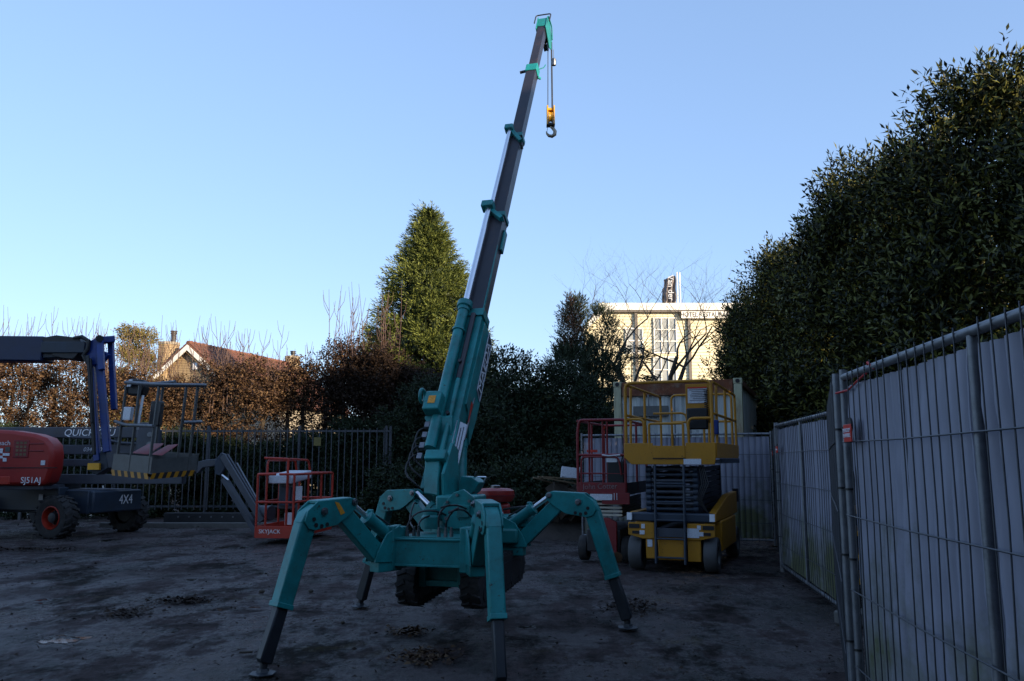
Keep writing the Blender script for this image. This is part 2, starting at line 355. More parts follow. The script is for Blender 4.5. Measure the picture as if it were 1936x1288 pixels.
# tall laurel hedge on the right: individual trees behind the site fence
def lp(h, r): return lambda t: (.25 + t * (h - .25), r * (min(1, (1 - t) * 1.75 + .12) ** .8) * (.85 + .15 * math.sin(t * 9)))
LA = [leafy(11 + i, 12500, lp(7.1, 1.75), 6, .042, .145, .044, tips=260, nclump=105, csz=.72, shell=.72, lump=.26, up=.8, out=.5) for i in range(3)]
LT = [trunk_mesh(31 + i, 5.8, .11, 18, 1.4) for i in range(3)]
spots = [(6.2, 25.0, .90, 'farthest and lowest laurel of the tall row, its crown against the cream hotel'),
 (6.6, 22.6, .99, 'second laurel from the far end of the tall row, above the container'),
 (6.8, 20.2, .97, 'tall laurel tree of the row rising right behind the container corner'),
 (6.5, 17.8, 1.08, 'tall laurel tree of the row standing above the corner of the site fence'),
 (6.75, 15.4, 1.0, 'tall laurel tree with pale tip shoots in the middle of the dark row'),
 (6.6, 13.1, 1.05, 'tall laurel tree above the gap in the site fence'),
 (6.8, 10.9, .93, 'tall laurel tree with sunlit yellow-green top near the right edge of the photo'),
 (6.5, 8.6, .97, 'nearest tall laurel tree, its sunlit crown cut by the right edge of the photo'),
 (7.2, 6.2, .82, 'tall laurel tree beside the nearest fence panel, at the extreme right edge')]
for i, (x, y, s, lb) in enumerate(spots):
    x += 1.15
    tree('laurel_tree', lb, 'tree', (x, y, 0), LA[i % 3], M['laurel'], LT[i % 3], 'tall laurel trees behind the site fence', rot=i * 2.1, scale=(s * .97, s * 1.0, s * 1.02))
# unseen laurels added to continue the row and cast the yard's shade
for i in range(9):
    tree('laurel_tree', ['first', 'second', 'third', 'fourth', 'fifth', 'sixth', 'seventh', 'eighth', 'last'][i] + ' unseen laurel added past the row to shade the yard', 'tree', (8.4 - .05 * i, 3.6 - 2.7 * i, 0), LA[(i + 1) % 3], M['laurel'], LT[i % 3],
         'unseen laurel trees added to continue the row and shade the yard', rot=i * 1.3, scale=(1.0, 1.0, .86))

# round dark evergreens in the middle, behind the crane
EV = [leafy(51 + i, 7000, (lambda h, r: lambda t: (.2 + t * (h - .2), r * math.sqrt(max(.03, 1 - (2 * max(t, .3) - .62) ** 2 / 1.9))))(5.0, 1.75), 5, .04, .13, .05, nclump=150, csz=.5, shell=.7) for i in range(2)]
ET = trunk_mesh(77, 4, .09, 14, 1.3)
for (x, y, s, lb) in [(-.35, 21.5, .86, 'dark round evergreen just right of the crane boom, with a ragged top against the sky'),
    (1.35, 22.2, .79, 'dark evergreen bush left of the pair of cypresses, over the ivy bank'),
    (-2.2, 22.8, .74, 'low dark evergreen at the foot of the big conifer behind the crane boom'),
    (3.0, 23.6, .62, 'dark evergreen bush below the cypresses, beside the rusty container')]:
    tree('evergreen_bush', lb, 'bush', (x, y, 0), EV[int(x > 0)], M['evergreen'], ET, 'dark evergreens behind the crane', rot=x * 3, scale=(s, s, s))
IV = leafy(61, 5200, lambda t: (.05 + t * 1.5, 1.25 * (1 - t ** 3 * .6)), 4, .03, .10, .06, nclump=80, csz=.35, up=.3)
for (x, y, s, lb) in [(-.9, 18.3, .8, 'low ivy shrub on the bank right behind the crane slew column'), (.35, 18.6, .95, 'low ivy shrub on the bank behind the red engine tank of the crane'),
    (1.3, 20.0, 1.05, 'low ivy shrub behind the pile of planks'), (-2.5, 19.4, .85, 'low ivy shrub with dead leaves next to the end post of the bar fence')]:
    tree('ivy_shrub', lb, 'shrub', (x, y, -.05), IV, M['evergreen'], None, 'ivy shrubs on the bank', rot=x * 2, scale=(s, s, s))

# big conifer
def cprof(t):
    z = 1.0 + t * 9.9; return z, float(np.interp(z, [1, 4.9, 6.7, 8.4, 9.8, 10.9], [2.6, 2.5, 1.9, 1.35, .62, .02])) * (1 + .07 * math.sin(t * 29))
cm = leafy(91, 21000, cprof, 7, .045, .16, .036, up=.25, out=.9, rnd=.35, clump_dir=.7, nclump=620, csz=.36, shell=.70, lump=.06, spread=.45, stem=1.0)
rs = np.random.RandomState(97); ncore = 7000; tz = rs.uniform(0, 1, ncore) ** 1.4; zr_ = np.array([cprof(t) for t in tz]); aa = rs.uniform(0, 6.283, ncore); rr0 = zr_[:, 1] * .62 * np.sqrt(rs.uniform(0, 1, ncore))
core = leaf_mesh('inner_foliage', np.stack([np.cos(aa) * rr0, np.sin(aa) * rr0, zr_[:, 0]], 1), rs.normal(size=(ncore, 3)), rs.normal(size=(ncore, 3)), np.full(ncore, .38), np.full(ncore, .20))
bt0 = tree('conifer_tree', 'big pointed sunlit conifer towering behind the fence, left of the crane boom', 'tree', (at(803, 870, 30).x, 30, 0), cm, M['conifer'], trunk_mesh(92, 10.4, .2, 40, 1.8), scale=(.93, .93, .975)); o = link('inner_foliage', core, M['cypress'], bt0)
cy = [leafy(101 + i, 4200, (lambda h, r: lambda t: (.6 + t * (h - .6), r * (1 - t) ** .55 + .06))(6.2, 1.05), 6, .045, .12, .03, up=1.0, out=.25, rnd=.3, nclump=120, csz=.3, shell=.7, spread=.35, stem=1) for i in range(2)]
ct = trunk_mesh(103, 5.6, .09, 18, .8)
tree('cypress_tree', 'ragged cypress with a bare reddish tip, left of the hotel', 'tree', (at(1090, 870, 24).x, 24, 0), cy[0], M['cypress'], ct, 'pair of cypresses', scale=(.9, .9, 1.0))
tree('cypress_tree', 'shorter dark cypress in front of the left corner of the hotel', 'tree', (at(1142, 870, 24.6).x, 24.6, 0), cy[1], M['cypress'], ct, 'pair of cypresses', scale=(.85, .85, .96))
tip = leafy(105, 260, lambda t: (4.7 + t * 1.55, .38 * (1 - t) + .05), 5, .04, .11, .03, up=1, out=.3, nclump=24, csz=.2, shell=.6)
tt_ = tree('conifer_tree', 'thin red-brown conifer top poking out above the left cypress', 'tree', (at(1086, 870, 23.7).x, 23.7, 0), tip, M['rusty'], trunk_mesh(106, 6.3, .05, 10, .4))
sp = leafy(107, 1300, lambda t: (.6 + t * 4.6, 1.0 * (1 - t) + .04), 7, .07, .16, .035, up=-.1, out=1.1, rnd=.12, clump_dir=.1, nclump=60, csz=.22, shell=.9, spread=.3, stem=1)
tree('spruce_tree', 'small thin spruce with drooping dark branches in front of the hotel, beside the bare tree', 'tree', (at(1203, 870, 27).x, 27, 0), sp, M['evergreen'], trunk_mesh(108, 5, .06, 30, .9))
ol = leafy(111, 5500, lambda t: (2 + t * 5.6, 1.5 * math.sqrt(1 - t * .85)), 5, .05, .14, .05, nclump=60, csz=.4, up=.6)
tree('olive_green_tree', 'rounded yellow-green tree behind the hedge, left of the octagonal brick chimney', 'tree', (at(243, 870, 33).x, 33, 0), ol, M['olive'], trunk_mesh(112, 6, .1), scale=(.82, .82, .87))

# bare tree in front of the hotel
def bare(seed):
    rs = random.Random(seed); b = MB()
    def grow(p, d, l, r, dep):
        pts = [p]; rr = [r]; q = p.copy()
        for i in range(4):
            d = (d + V((rs.uniform(-.3, .3), rs.uniform(-.3, .3), rs.uniform(-.08, .2)))).normalized(); q = q + d * l / 4; pts.append(q.copy()); rr.append(r * (1 - .12 * (i + 1)))
        b.path(pts, rr, 5 if dep > 1 else 3)
        if dep == 0: return
        for i in range(3 if dep > 2 else 4):
            k = rs.choice([2, 3, 4, 4]); a = rs.uniform(0, 6.28)
            nd = (d * .55 + V((math.cos(a), math.sin(a), rs.uniform(-.1, .6))) * .75).normalized(); grow(pts[k].copy(), nd, l * rs.uniform(.6, .82), rr[k] * .62, dep - 1)
    for a in (.3, 2.4, 4.0, 5.3): grow(V((0, 0, 1.9)), V((math.cos(a) * .7, math.sin(a) * .3, 1)), 2.2, .105, 4)
    b.path([(0, 0, -.1), (.03, 0, 1.0), (0, 0, 2.0)], [.19, .16, .15], 8)
    return b
bt = thing('bare_tree', 'leafless tree with wide forking dark branches in front of the cream hotel', 'tree', (at(1235, 870, 26).x, 26, 0), 0, local=True)
bare(5).build('branches', M['bark'], bt); bt.scale = (1.15, 1.0, 1.2)

# beech hedge behind the bar fence: individual trees with trunk, crown and tall bare shoots
def hedge_seg(seed, n=2200, op=False):
    rs = np.random.RandomState(seed)
    nc = 75; zz = 1.9 + 2.7 * rs.uniform(0, 1, nc) ** .75; zz = np.where((zz > 2.4) & (zz < 3.7) & (rs.uniform(0, 1, nc) < .5), zz + 1.2, zz) if op else zz; cc = np.stack([rs.uniform(-.95, .95, nc), rs.uniform(-.45, .45, nc), zz], 1)
    idx = rs.randint(0, nc, n); off = rs.normal(size=(n, 3)) * .19; P = cc[idx] + off
    D = rs.normal(size=(n, 3)) + np.array([0, -.2, .4]); return leaf_mesh('crown', *sprigs(P, D, 6, .035, .075, .05, rs))
HS = [hedge_seg(121), hedge_seg(122)]
HO = hedge_seg(125, 2500, True)
HD = [hedge_seg(123, 4600), hedge_seg(124, 4600)]
def shoots(seed, hi):
    rs = random.Random(seed); b = MB()
    for i in range(26):
        x = rs.uniform(-1, 1); y = rs.uniform(-.3, .3); h = rs.uniform(4.5, hi); l = rs.uniform(-.25, .25)
        b.path([(x, y, 3.2), (x + l * .2, y, 4.2), (x + l * .5 + rs.uniform(-.05, .05), y, (4.2 + h) / 2), (x + l, y, h)], [.012, .010, .008, .004], 4)
        for k in range(3):
            z = rs.uniform(4.0, h - .4); t = (z - 3.2) / (h - 3.2); s = rs.choice((-1, 1)); b.path([(x + l * t * .8, y, z), (x + l * t + s * .14, y, z + .3), (x + l * t + s * .18, y, z + .6)], [.009, .007, .004], 3)
    me = bpy.data.meshes.new('shoots'); me.from_pydata(b.v, [], b.f); return me
SH = [shoots(131, 6.6), shoots(132, 6.2), shoots(133, 5.7)]
def hedge_trunk(seed):
    rs = random.Random(seed); b = MB()
    for x in (-.55, .05, .6):
        x += rs.uniform(-.1, .1); b.path([(x, 0, -.1), (x + rs.uniform(-.06, .06), 0, 1.2), (x + rs.uniform(-.1, .1), 0, 2.6), (x + rs.uniform(-.2, .2), 0, 4.2)], [.09, .08, .065, .02], 7)
        for k in range(9):
            z = rs.uniform(1.2, 3.6); s = rs.choice((-1, 1)); b.path([(x, 0, z), (x + s * .3, rs.uniform(-.3, .3), z + .3), (x + s * .5, rs.uniform(-.4, .4), z + .8)], [.022, .014, .004], 4)
    me = bpy.data.meshes.new('trunk'); me.from_pydata(b.v, [], b.f); return me
HT = [hedge_trunk(141), hedge_trunk(142)]
def beech_loc(i): return -14.9 + 1.75 * i
names = ['at the left photo edge', 'above the red hood', 'behind the blue jib', 'before the brick gable',
 'with copper peak under the tiled roof', 'before the far end of the roof', 'with dark leafy peak left of the conifer', 'under the conifer',
 'left of the crane boom', 'behind the crane boom', 'at its right end']
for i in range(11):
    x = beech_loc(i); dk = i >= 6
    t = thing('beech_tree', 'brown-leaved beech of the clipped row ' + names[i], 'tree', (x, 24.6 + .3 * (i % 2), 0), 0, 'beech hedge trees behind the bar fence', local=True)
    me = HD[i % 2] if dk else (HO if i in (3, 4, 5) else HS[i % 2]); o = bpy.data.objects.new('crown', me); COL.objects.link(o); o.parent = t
    if not me.materials: me.materials.append(M['beech_dark_and_shaded'] if dk else M['beech'])  # right-hand crowns: darker leaf colour stands in for shade
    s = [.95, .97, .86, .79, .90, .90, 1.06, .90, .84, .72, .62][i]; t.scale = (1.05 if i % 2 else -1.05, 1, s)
    for nm, mm, ml in (('trunk', HT[i % 2], M['bark']), ('shoots', SH[i % 3], M['twig'])):
        if i > 6 and nm == 'shoots': continue
        q = bpy.data.objects.new(nm, mm); COL.objects.link(q); q.parent = t
        if not mm.materials: mm.materials.append(ml)
        if nm == 'shoots' and s < .9: q.scale = (1, 1, 1.16)
IVR = leafy(63, 5600, lambda t: (.05 + t * 2.35, 1.15 * (1 - t ** 3 * .4)), 4, .03, .10, .06, nclump=90, csz=.35, up=.3)
for i in range(10):
    tree('ivy_shrub', ['dark ivy shrub at the foot of the brown hedge ' + w_ for w_ in ('at the left photo edge', 'behind the red hood', 'behind the grey arms', 'behind the blue jib', 'behind the grey basket', 'right of the grey basket', 'behind the grey jib', 'behind the red basket', 'behind the yellow notice', 'near the fence end post')][i], 'shrub',
         (-14.2 + 1.22 * i, 23.45, -.05), IVR, M['evergreen'], None, 'ivy shrubs under the brown hedge', rot=i * 1.7, scale=(.9, .62, [1, .92, .9, 1.0, .93, .85, .8, .9, 1.05, 1.1][i]))
# warm leaf litter bank near the fence end
rs = np.random.RandomState(5); n = 5000; bx = rs.normal(-3.0, .9, n); by = rs.uniform(19.5, 23, n); bz = np.clip(.9 - (bx + 2.6) ** 2 * .35, 0, 2) * rs.uniform(.3, 1, n)
lm = leaf_mesh('fallen_leaves', np.stack([bx, by, bz], 1), rs.normal(size=(n, 3)), rs.normal(size=(n, 3)), np.full(n, .09), np.full(n, .06))
o = link('fallen_leaves', lm, M['beech']); tag(o, 'bank of brown fallen leaves beside the end of the bar fence', 'leaves', kind='stuff')
n = 9000; rs = np.random.RandomState(6); px = rs.uniform(-12, 5.5, n); py = 3.2 + 18 * rs.uniform(0, 1, n) ** 1.2
lm = leaf_mesh('scattered_leaves', np.stack([px, py, np.full(n, .012)], 1), rs.normal(size=(n, 3)) * np.array([1, 1, .15]), np.tile([0, 0, 1.], (n, 1)) + rs.normal(size=(n, 3)) * .3, rs.uniform(.012, .055, n), rs.uniform(.01, .035, n))
o = link('scattered_leaves', lm, M['beech_dark_and_shaded']); tag(o, 'dark dead leaves and crumbs scattered over the wet yard', 'leaves', kind='stuff')

for k, (px, py, rx_, ry_, n_, lb) in enumerate([(240, 1160, .26, .15, 200, 'dark wet leaf patch left of the near left crane leg'), (350, 1136, .34, .10, 260, 'brown leaf patch by the small puddle left of the crane'),
    (775, 1195, .18, .1, 140, 'yellowish leaf patch below the left crane track'), (800, 1243, .24, .12, 220, 'larger yellow-brown leaf patch before the left crane track'), (1190, 1150, .3, .2, 260, 'dark leaf patch around the right crane foot'), (60, 1040, .9, .12, 300, 'thin line of leaves on the pale ground at the left')]):
    p = gnd(px, py); rs = np.random.RandomState(200 + k); q_ = rs.normal(size=(n_, 2)) * .5
    lm = leaf_mesh('leaf_patch', np.stack([p.x + q_[:, 0] * rx_, p.y + q_[:, 1] * ry_ * 2.2, .004 + .012 * rs.uniform(0, 1, n_)], 1), rs.normal(size=(n_, 3)) * np.array([1, 1, .12]), np.tile([0, 0, 1.], (n_, 1)) + rs.normal(size=(n_, 3)) * .35, rs.uniform(.03, .075, n_), rs.uniform(.02, .05, n_))
    tag(link('leaf_patch', lm, M['beech'] if k in (2, 3) else M['beech_dark_and_shaded']), lb, 'leaves', kind='stuff')
# ------------------------------------------------------------------ hotel
def bbox_part(mb_fn, name, m, parent, bevel=0): b = MB(); mb_fn(b); return b.build(name, m, parent, bevel)
HY = 50.0
hx0 = at(1142, 600, HY).x; hx1 = 17.0; ztop = at(1200, 588, HY).z; zpar = at(1200, 575, HY).z
ho = thing('hotel_building', 'cream boarded hotel with white parapet, dark downpipes and a HOTEL RESTAURANT sign', 'building', (hx0, HY, 0))
b = MB(); lx = at(1106, 616, HY).x; lz = at(1106, 616, HY).z
b.prism([(lx, HY + .1, 0), (hx1, HY + .1, 0), (hx1, HY + .1, ztop), (hx0, HY + .1, ztop), (lx, HY + .1, lz)], (0, .2, 0)).build('wall', M['mortar'], ho)
b = MB(); b.box(((lx + hx1) / 2 + .3, HY + 5.5, lz / 2), (hx1 - lx - .6, 10, lz)).build('rear_block', M['mortar'], ho)
nb = 0; z = 2.0
while z < ztop - .05:                                  # overlapping boards
    xl = lx if z < lz else lx + (z - lz) / (ztop - lz) * (hx0 - lx)
    c = MB(); c.prism([(xl, HY - .055, z), (xl, HY - .005, z), (xl, HY - .02, z + .19), (xl, HY - .03, z + .19)], (0, 0, 0)); c = MB()
    pr = [(HY - .06, z), (HY - .005, z), (HY - .005, z + .185), (HY - .025, z + .185)]
    k = [(xl, y, zz) for y, zz in pr] + [(hx1, y, zz) for y, zz in pr]
    c.add(k, [(0, 1, 2, 3), (7, 6, 5, 4), (0, 4, 5, 1), (1, 5, 6, 2), (2, 6, 7, 3), (3, 7, 4, 0)]); c.build('board', M['siding'], ho, smooth=False)
    z += .2
bbox_part(lambda b: b.box(((hx0 + hx1) / 2 - .1, HY - .1, (ztop + zpar) / 2), (hx1 - hx0 + .5, .5, zpar - ztop)), 'parapet', M['whitetrim'], ho)
bbox_part(lambda b: b.box(((hx0 + hx1) / 2 - .1, HY - .16, ztop - .07), (hx1 - hx0 + .3, .3, .1)), 'gutter', M['pipe'], ho)
bbox_part(lambda b: b.prism([(lx - .25, HY - .2, lz - .35), (lx - .12, HY - .2, lz - .5), (hx0 + .12, HY - .2, ztop), (hx0, HY - .2, zpar)], (0, .3, 0)), 'barge_board', M['whitetrim'], ho)
bbox_part(lambda b: b.prism([(lx - .32, HY - .1, lz - .32), (lx - .25, HY - .1, lz - .36), (hx0, HY - .1, zpar + .02), (hx0 - .08, HY - .1, zpar + .12)], (0, .35, 0)), 'roof_edge', M['pipe'], ho)
for px in (1203, 1303):
    x = at(px, 650, HY).x
    bbox_part(lambda b: b.box((x, HY - .13, ztop / 2), (.17, .13, ztop - .1)), 'downpipe', M['pipe'], ho)
def window(px0, px1, py0, py1, nx_, nz_, par, Y=HY, parent=None, fr=.06):
    p0 = at(px0, py1, Y); p1 = at(px1, py0, Y); w_ = p1.x - p0.x; h = p1.z - p0.z
    f = MB(); 
    for i in range(nx_ + 1): f.box((p0.x + w_ * i / nx_, Y - .10, p0.z + h / 2), (fr, .12, h + fr))
    for j in range(nz_ + 1): f.box((p0.x + w_ / 2, Y - .095, p0.z + h * j / nz_), (w_ - .01, .10, fr))
    fo = f.build('window', M['whitetrim'], parent)
    for i in range(nx_):
        for j in range(nz_):
            MB().box((p0.x + w_ * (i + .5) / nx_, Y - .075, p0.z + h * (j + .5) / nz_), (w_ / nx_ - fr, .02, h / nz_ - fr)).build('pane', M['glass'], fo)
window(1237, 1277, 602, 668, 3, 3, 1, parent=ho); window(1237, 1277, 676, 748, 3, 3, 1, parent=ho)
window(1184, 1214, 622, 668, 1, 2, 1, parent=ho, fr=.08)
p0 = at(1288, 602, HY - .3); p1 = at(1388, 589, HY - .3)
sg = MB(); sg.box(((p0.x + p1.x) / 2, HY - .3, (p0.z + p1.z) / 2), (p1.x - p0.x, .1, p1.z - p0.z)); so = sg.build('sign_board', M['whitetrim'], ho)
lettering('HOTEL RESTAURANT', .41, ((p0.x + p1.x) / 2 - .05, HY - .36, (p0.z + p1.z) / 2), (1, 0, 0), (0, 0, 1), M['black'], so, squash=.82)
def flag(px, ptop, pbot, Y, wpx, label):
    t = thing('flag_pole', label, 'flag', (at(px, 700, Y).x, Y, 0), 0, 'flags on the hotel roof side'); x = at(px, 560, Y).x
    MB().path([(x, Y, 0), (x, Y, at(px, ptop - 6, Y).z)], [.09, .05], 8).build('pole', M['whitetrim'], t)
    x0 = at(px - wpx, 560, Y).x; x1 = x - .12; z1 = at(px, ptop, Y).z; z0 = at(px, pbot, Y).z; bb = MB(); nn = 14; mm = 10
    vs = [(x0 + (x1 - x0) * i / nn + .03 * math.sin(j * 1.3), Y + .14 * math.sin(i * 1.1 + j * .5), z1 + (z0 - z1) * j / mm - (nn - i) * .022) for j in range(mm + 1) for i in range(nn + 1)]
    bb.add(vs, [(j * (nn + 1) + i, j * (nn + 1) + i + 1, (j + 1) * (nn + 1) + i + 1, (j + 1) * (nn + 1) + i) for j in range(mm) for i in range(nn)])
    c = bb.build('cloth', M['flag'], t)
    return t, x0, x1, z0, z1
HZ = 62
t, x0, x1, z0, z1 = flag(1281, 521, 590, HZ, 25, 'tall white pole with the large dark banner rising above the hotel parapet')
lettering('Van der', .62, ((x0 + x1) / 2, HZ - .3, (z0 + z1) / 2 + .4), (0, 0, -1), (1, 0, 0), M['decal'], t)
flag(1287, 517, 588, HZ + 2, .3, 'bare white flag pole just right of the dark banner') if False else None
t2 = thing('flag_pole', 'bare white pole just right of the dark banner above the hotel', 'flag pole', (at(1286, 700, HZ + 3).x, HZ + 3, 0), 0)
x = at(1286, 560, HZ + 3).x; MB().path([(x, HZ + 3, 0), (x, HZ + 3, at(1286, 515, HZ + 3).z)], [.09, .05], 8).build('pole', M['whitetrim'], t2)
flag(1261, 541, 590, HZ + 8, 9, 'smaller dark banner half hidden left of the large one above the hotel')

# ------------------------------------------------------------------ house with two chimneys
hs = thing('brick_house', 'yellow brick house with white barge boards and steep orange tiled roof behind the hedge', 'building', (-14.5, 38, 0))
A = at(364, 653, 38.0); rd = V((2.4, 8.6, 0)).normalized(); gd = V((rd.y, -rd.x, 0)); sl = .80; hw = 3.1; RL = 9.4
eL = A - gd * hw - Z * hw * sl; eR = A + gd * hw - Z * hw * sl
gb_ = MB(); gb_.prism([V((eL.x, eL.y, 0)), V((eR.x, eR.y, 0)), eR - Z * .12, A - Z * .12, eL - Z * .12], rd * .2).build('gable_wall', M['mortar'], hs)
bp_ = bpy.data.meshes.new('brick'); bb = MB().box((0, 0, 0), (.21, .05, .062)); bp_.from_pydata(bb.v, [], bb.f); bp_.materials.append(M['brick'])
rot = math.atan2(gd.y, gd.x); cnt = 0; brick_mb = MB(); Mr = Matrix.Rotation(rot, 3, 'Z')
row = 0; zz = A.z - .35
while zz > 2.6:
    half = min(hw, (A.z - zz) / sl) - .22; xx = -half + (row % 2) * .11
    while xx < half:
        p = A + gd * xx - rd * .105; p = V((p.x, p.y, zz))
        if cnt < 300:
            o = bpy.data.objects.new('brick', bp_); COL.objects.link(o); o.parent = hs; o.location = p - OFF[hs.name]; o.rotation_euler = (0, 0, rot)
        else: brick_mb.box(p, (.21, .05, .062), Mr)
        cnt += 1; xx += .225
    zz -= .078; row += 1
tag(brick_mb.build('brickwork', M['brick'], hs, smooth=False), kind='stuff')
side = MB()
for s in (-1, 1):
    e = A + gd * hw * s - Z * hw * sl; side.beam(e - Z * (e.z / 2) , e - Z * (e.z / 2) + rd * RL, .2, e.z)
side.build('side_wall', M['mortar'], hs)
ov = .35
for s in (-1, 1):
    a0 = A - rd * ov + Z * .03; e0 = a0 + (gd * s - Z * sl) * (hw + .35); nrm = (gd * s * sl + Z).normalized()
    base = MB(); base.prism([a0, e0, e0 + rd * (RL + ov), a0 + rd * (RL + ov)], nrm * .06).build('roof', M['tile'], hs)
    base = MB(); rows = 19; colsn = 42
    tl = MB()
    for r_ in range(rows):
        for c_ in range(colsn):
            if s < 0 and c_ > 6: continue
            p = a0 + (gd * s - Z * sl) * ((hw + .35) * (r_ + .5) / rows) + rd * ((RL + ov) * (c_ + .5) / colsn) + nrm * (.055)
            dn = (gd * s - Z * sl).normalized(); q0 = p - dn * .14; q1 = p + dn * .14 + nrm * .025
            tl.beam(q0, q1, .19, .035, nrm)
    o = tl.build('roof_tiles', M['tile'], hs, smooth=False); tag(o, kind='stuff')
    # barge board
    MB().prism([a0 - rd * .03 - Z * .05, e0 - rd * .03 - Z * .05, e0 - rd * .03 - Z * .30, a0 - rd * .03 - Z * .30], rd * .05).build('barge_board', M['whitetrim'], hs)
for k in range(34):
    p = A + rd * (k * .285 - ov); MB().path([p + Z * .07, p + rd * .27 + Z * .09], [.10, .12], 6).build('ridge_tile', M['tile'], hs)
MB().box(A - rd * .16 - Z * 1.0 + gd * .35, (.22, .12, .3), Mr).build('wall_lamp', M['white'], hs)
def chimney(px0, px1, ptop, Y, n, label, pipe_px, ppt):
    c0 = at((px0 + px1) / 2, ptop, Y); r = (at(px1, ptop, Y).x - at(px0, ptop, Y).x) / 2
    ch = thing('brick_chimney', label, 'chimney', (c0.x, c0.y, 0)); k = c0.z - .12; cs = MB()
    cs.lathe([(r * .93, 0), (r * .93, k)], (c0.x, c0.y, 0), Z, n).build('shaft', M['mortar'], ch, smooth=False)
    bk = MB(); zz = k - .05; rw = 0
    while zz > k - 3.2:
        for i in range(n):
            a0 = 2 * math.pi * i / n; a1 = 2 * math.pi * (i + 1) / n
            u = Z.cross(V((1, 0, 0))); u = V((math.cos(a0 ), math.sin(a0), 0)); v_ = V((math.cos(a1), math.sin(a1), 0)); u *= r * .93; v_ *= r * .93; L_ = (v_ - u).length; nb_ = max(2, int(L_ / .22))
            for j in range(nb_):
                p = u.lerp(v_, (j + .5) / nb_); nn = p.normalized(); ang = math.atan2((v_ - u).y, (v_ - u).x)
                bk.box(V((c0.x, c0.y, zz)) + p + nn * .01, (L_ / nb_ - .018, .05, .06), Matrix.Rotation(ang, 3, 'Z'))
        zz -= .078; rw += 1
    o = bk.build('brickwork', M['brick'], ch, smooth=False); tag(o, kind='stuff')
    MB().lathe([(r * 1.04, k), (r * 1.04, k + .12)], (c0.x, c0.y, 0), Z, n).build('capping', M['mortar'], ch, smooth=False)
    pp = at(pipe_px, ppt, Y); MB().lathe([(.11, k + .12), (.11, pp.z - .16), (.15, pp.z - .14), (.15, pp.z - .09), (.12, pp.z - .08), (.12, pp.z - .05), (.16, pp.z - .04), (.16, pp.z)], (pp.x, c0.y, 0), Z, 12).build('flue_pipe', M['dark'], ch)
chimney(300, 340, 648, 38.6, 8, 'wide pale octagonal brick chimney with a tall dark flue pipe, left of the gable', 329, 626)
chimney(539, 567, 674, 46.5, 8, 'small brick chimney with short flue at the far right end of the tiled roof', 554, 664)

# ------------------------------------------------------------------ rusty container
def container():
    cl = V((2.20, 17.95, 0)); cr_ = V((4.72, 17.02, 0)); xd = (cr_ - cl).normalized(); yd = V((-xd.y, xd.x, 0)); W_ = (cr_ - cl).length; L_ = 6.06; z0 = .62; z1 = 3.2
    t = thing('shipping_container', 'old white container streaked with rust and green algae behind the sheeted fence', 'container', (cl.x, cl.y, 0), math.atan2(xd.y, xd.x))
    rustm = mat('rusty_cream_paint', (.38, .37, .24), .7, var=.3, vs=2.5, dirt=(.15, .05, .02), dirt_amt=.95, ds=1.6, stretch=(2, 2, .5))
    algae = mat('streaked_white_paint', (.50, .52, .50), .6, var=.3, vs=5, dirt=(.14, .19, .08), dirt_amt=.85, ds=2.4, stretch=(3, 3, .25))
    rust = mat('rust_brown', (.16, .05, .02), .85, var=.5, vs=7, dirt=(.32, .28, .2), dirt_amt=.6, ds=3)
    for x in (.08, W_ - .08):
        for y in (.08, L_ - .08): MB().box((x, y, (z0 + z1) / 2), (.16, .16, z1 - z0 - .24)).build('corner_post', rustm, t, .01)
        for y in (.09, L_ - .09):
            for z in (z0 + .06, z1 - .06): 
                MB().box((x, y, z), (.18, .18, .118)).build('corner_casting', rustm, t, .012)
                MB().lathe([(.045, -.002), (.045, .01)], (x, y - .095 if y < 1 else y + .085, z), (0, 1, 0), 12).build('lock_hole', M['black'], t)
    MB().box((W_ / 2, .07, z1 - .17), (W_ - .36, .12, .30)).build('header', rust, t, .01)
    MB().box((W_ / 2, .07, z0 + .08), (W_ - .36, .12, .14)).build('sill', rust, t, .01)
    for x in (.06, W_ - .06):
        MB().box((x, L_ / 2, z1 - .07), (.10, L_ - .36, .12)).build('top_rail', rust, t, .01); MB().box((x, L_ / 2, z0 + .07), (.10, L_ - .36, .14)).build('bottom_rail', rust, t, .01)
    def corr(p, q, name):
        b = MB(); p = V(p); q = V(q); d = (q - p); Ln = d.length; d /= Ln; nn = V((d.y, -d.x, 0)); n = int(Ln / .28); pts = []
        for i in range(n):
            for f_, o_ in ((0, 0), (.28, 0), (.5, .036), (.78, .036)): pts.append(p + d * ((i + f_) * Ln / n) - nn * o_)
        pts.append(q); vs = [v + Z * (z0 + .15) for v in pts] + [v + Z * (z1 - .14) for v in pts]; m_ = len(pts)
        b.add(vs, [(i, i + 1, m_ + i + 1, m_ + i) for i in range(m_ - 1)]); return b.build(name, algae, t, smooth=False)
    corr((W_ - .05, .17, 0), (W_ - .05, L_ - .17, 0), 'side_wall'); corr((.05, L_ - .17, 0), (.05, .17, 0), 'side_wall')
    corr((.17, .08, 0), (W_ - .17, .08, 0), 'door_panel')
    for x in (.75, 1.30, 1.62, 2.1):
        MB().tube((x, .01, z0 + .16), (x, .01, z1 - .3), .018).build('lock_rod', M['galv'], t)
    MB().box((.8, -.01, 2.55), (.75, .05, .22)).build('lock_plate', M['basketgrey'], t, .01)
    MB().box((W_ / 2, L_ / 2, z1 - .03), (W_ - .24, L_ - .3, .04)).build('roof', rust, t)
    return t, xd, yd
ct_, cxd, cyd = container()
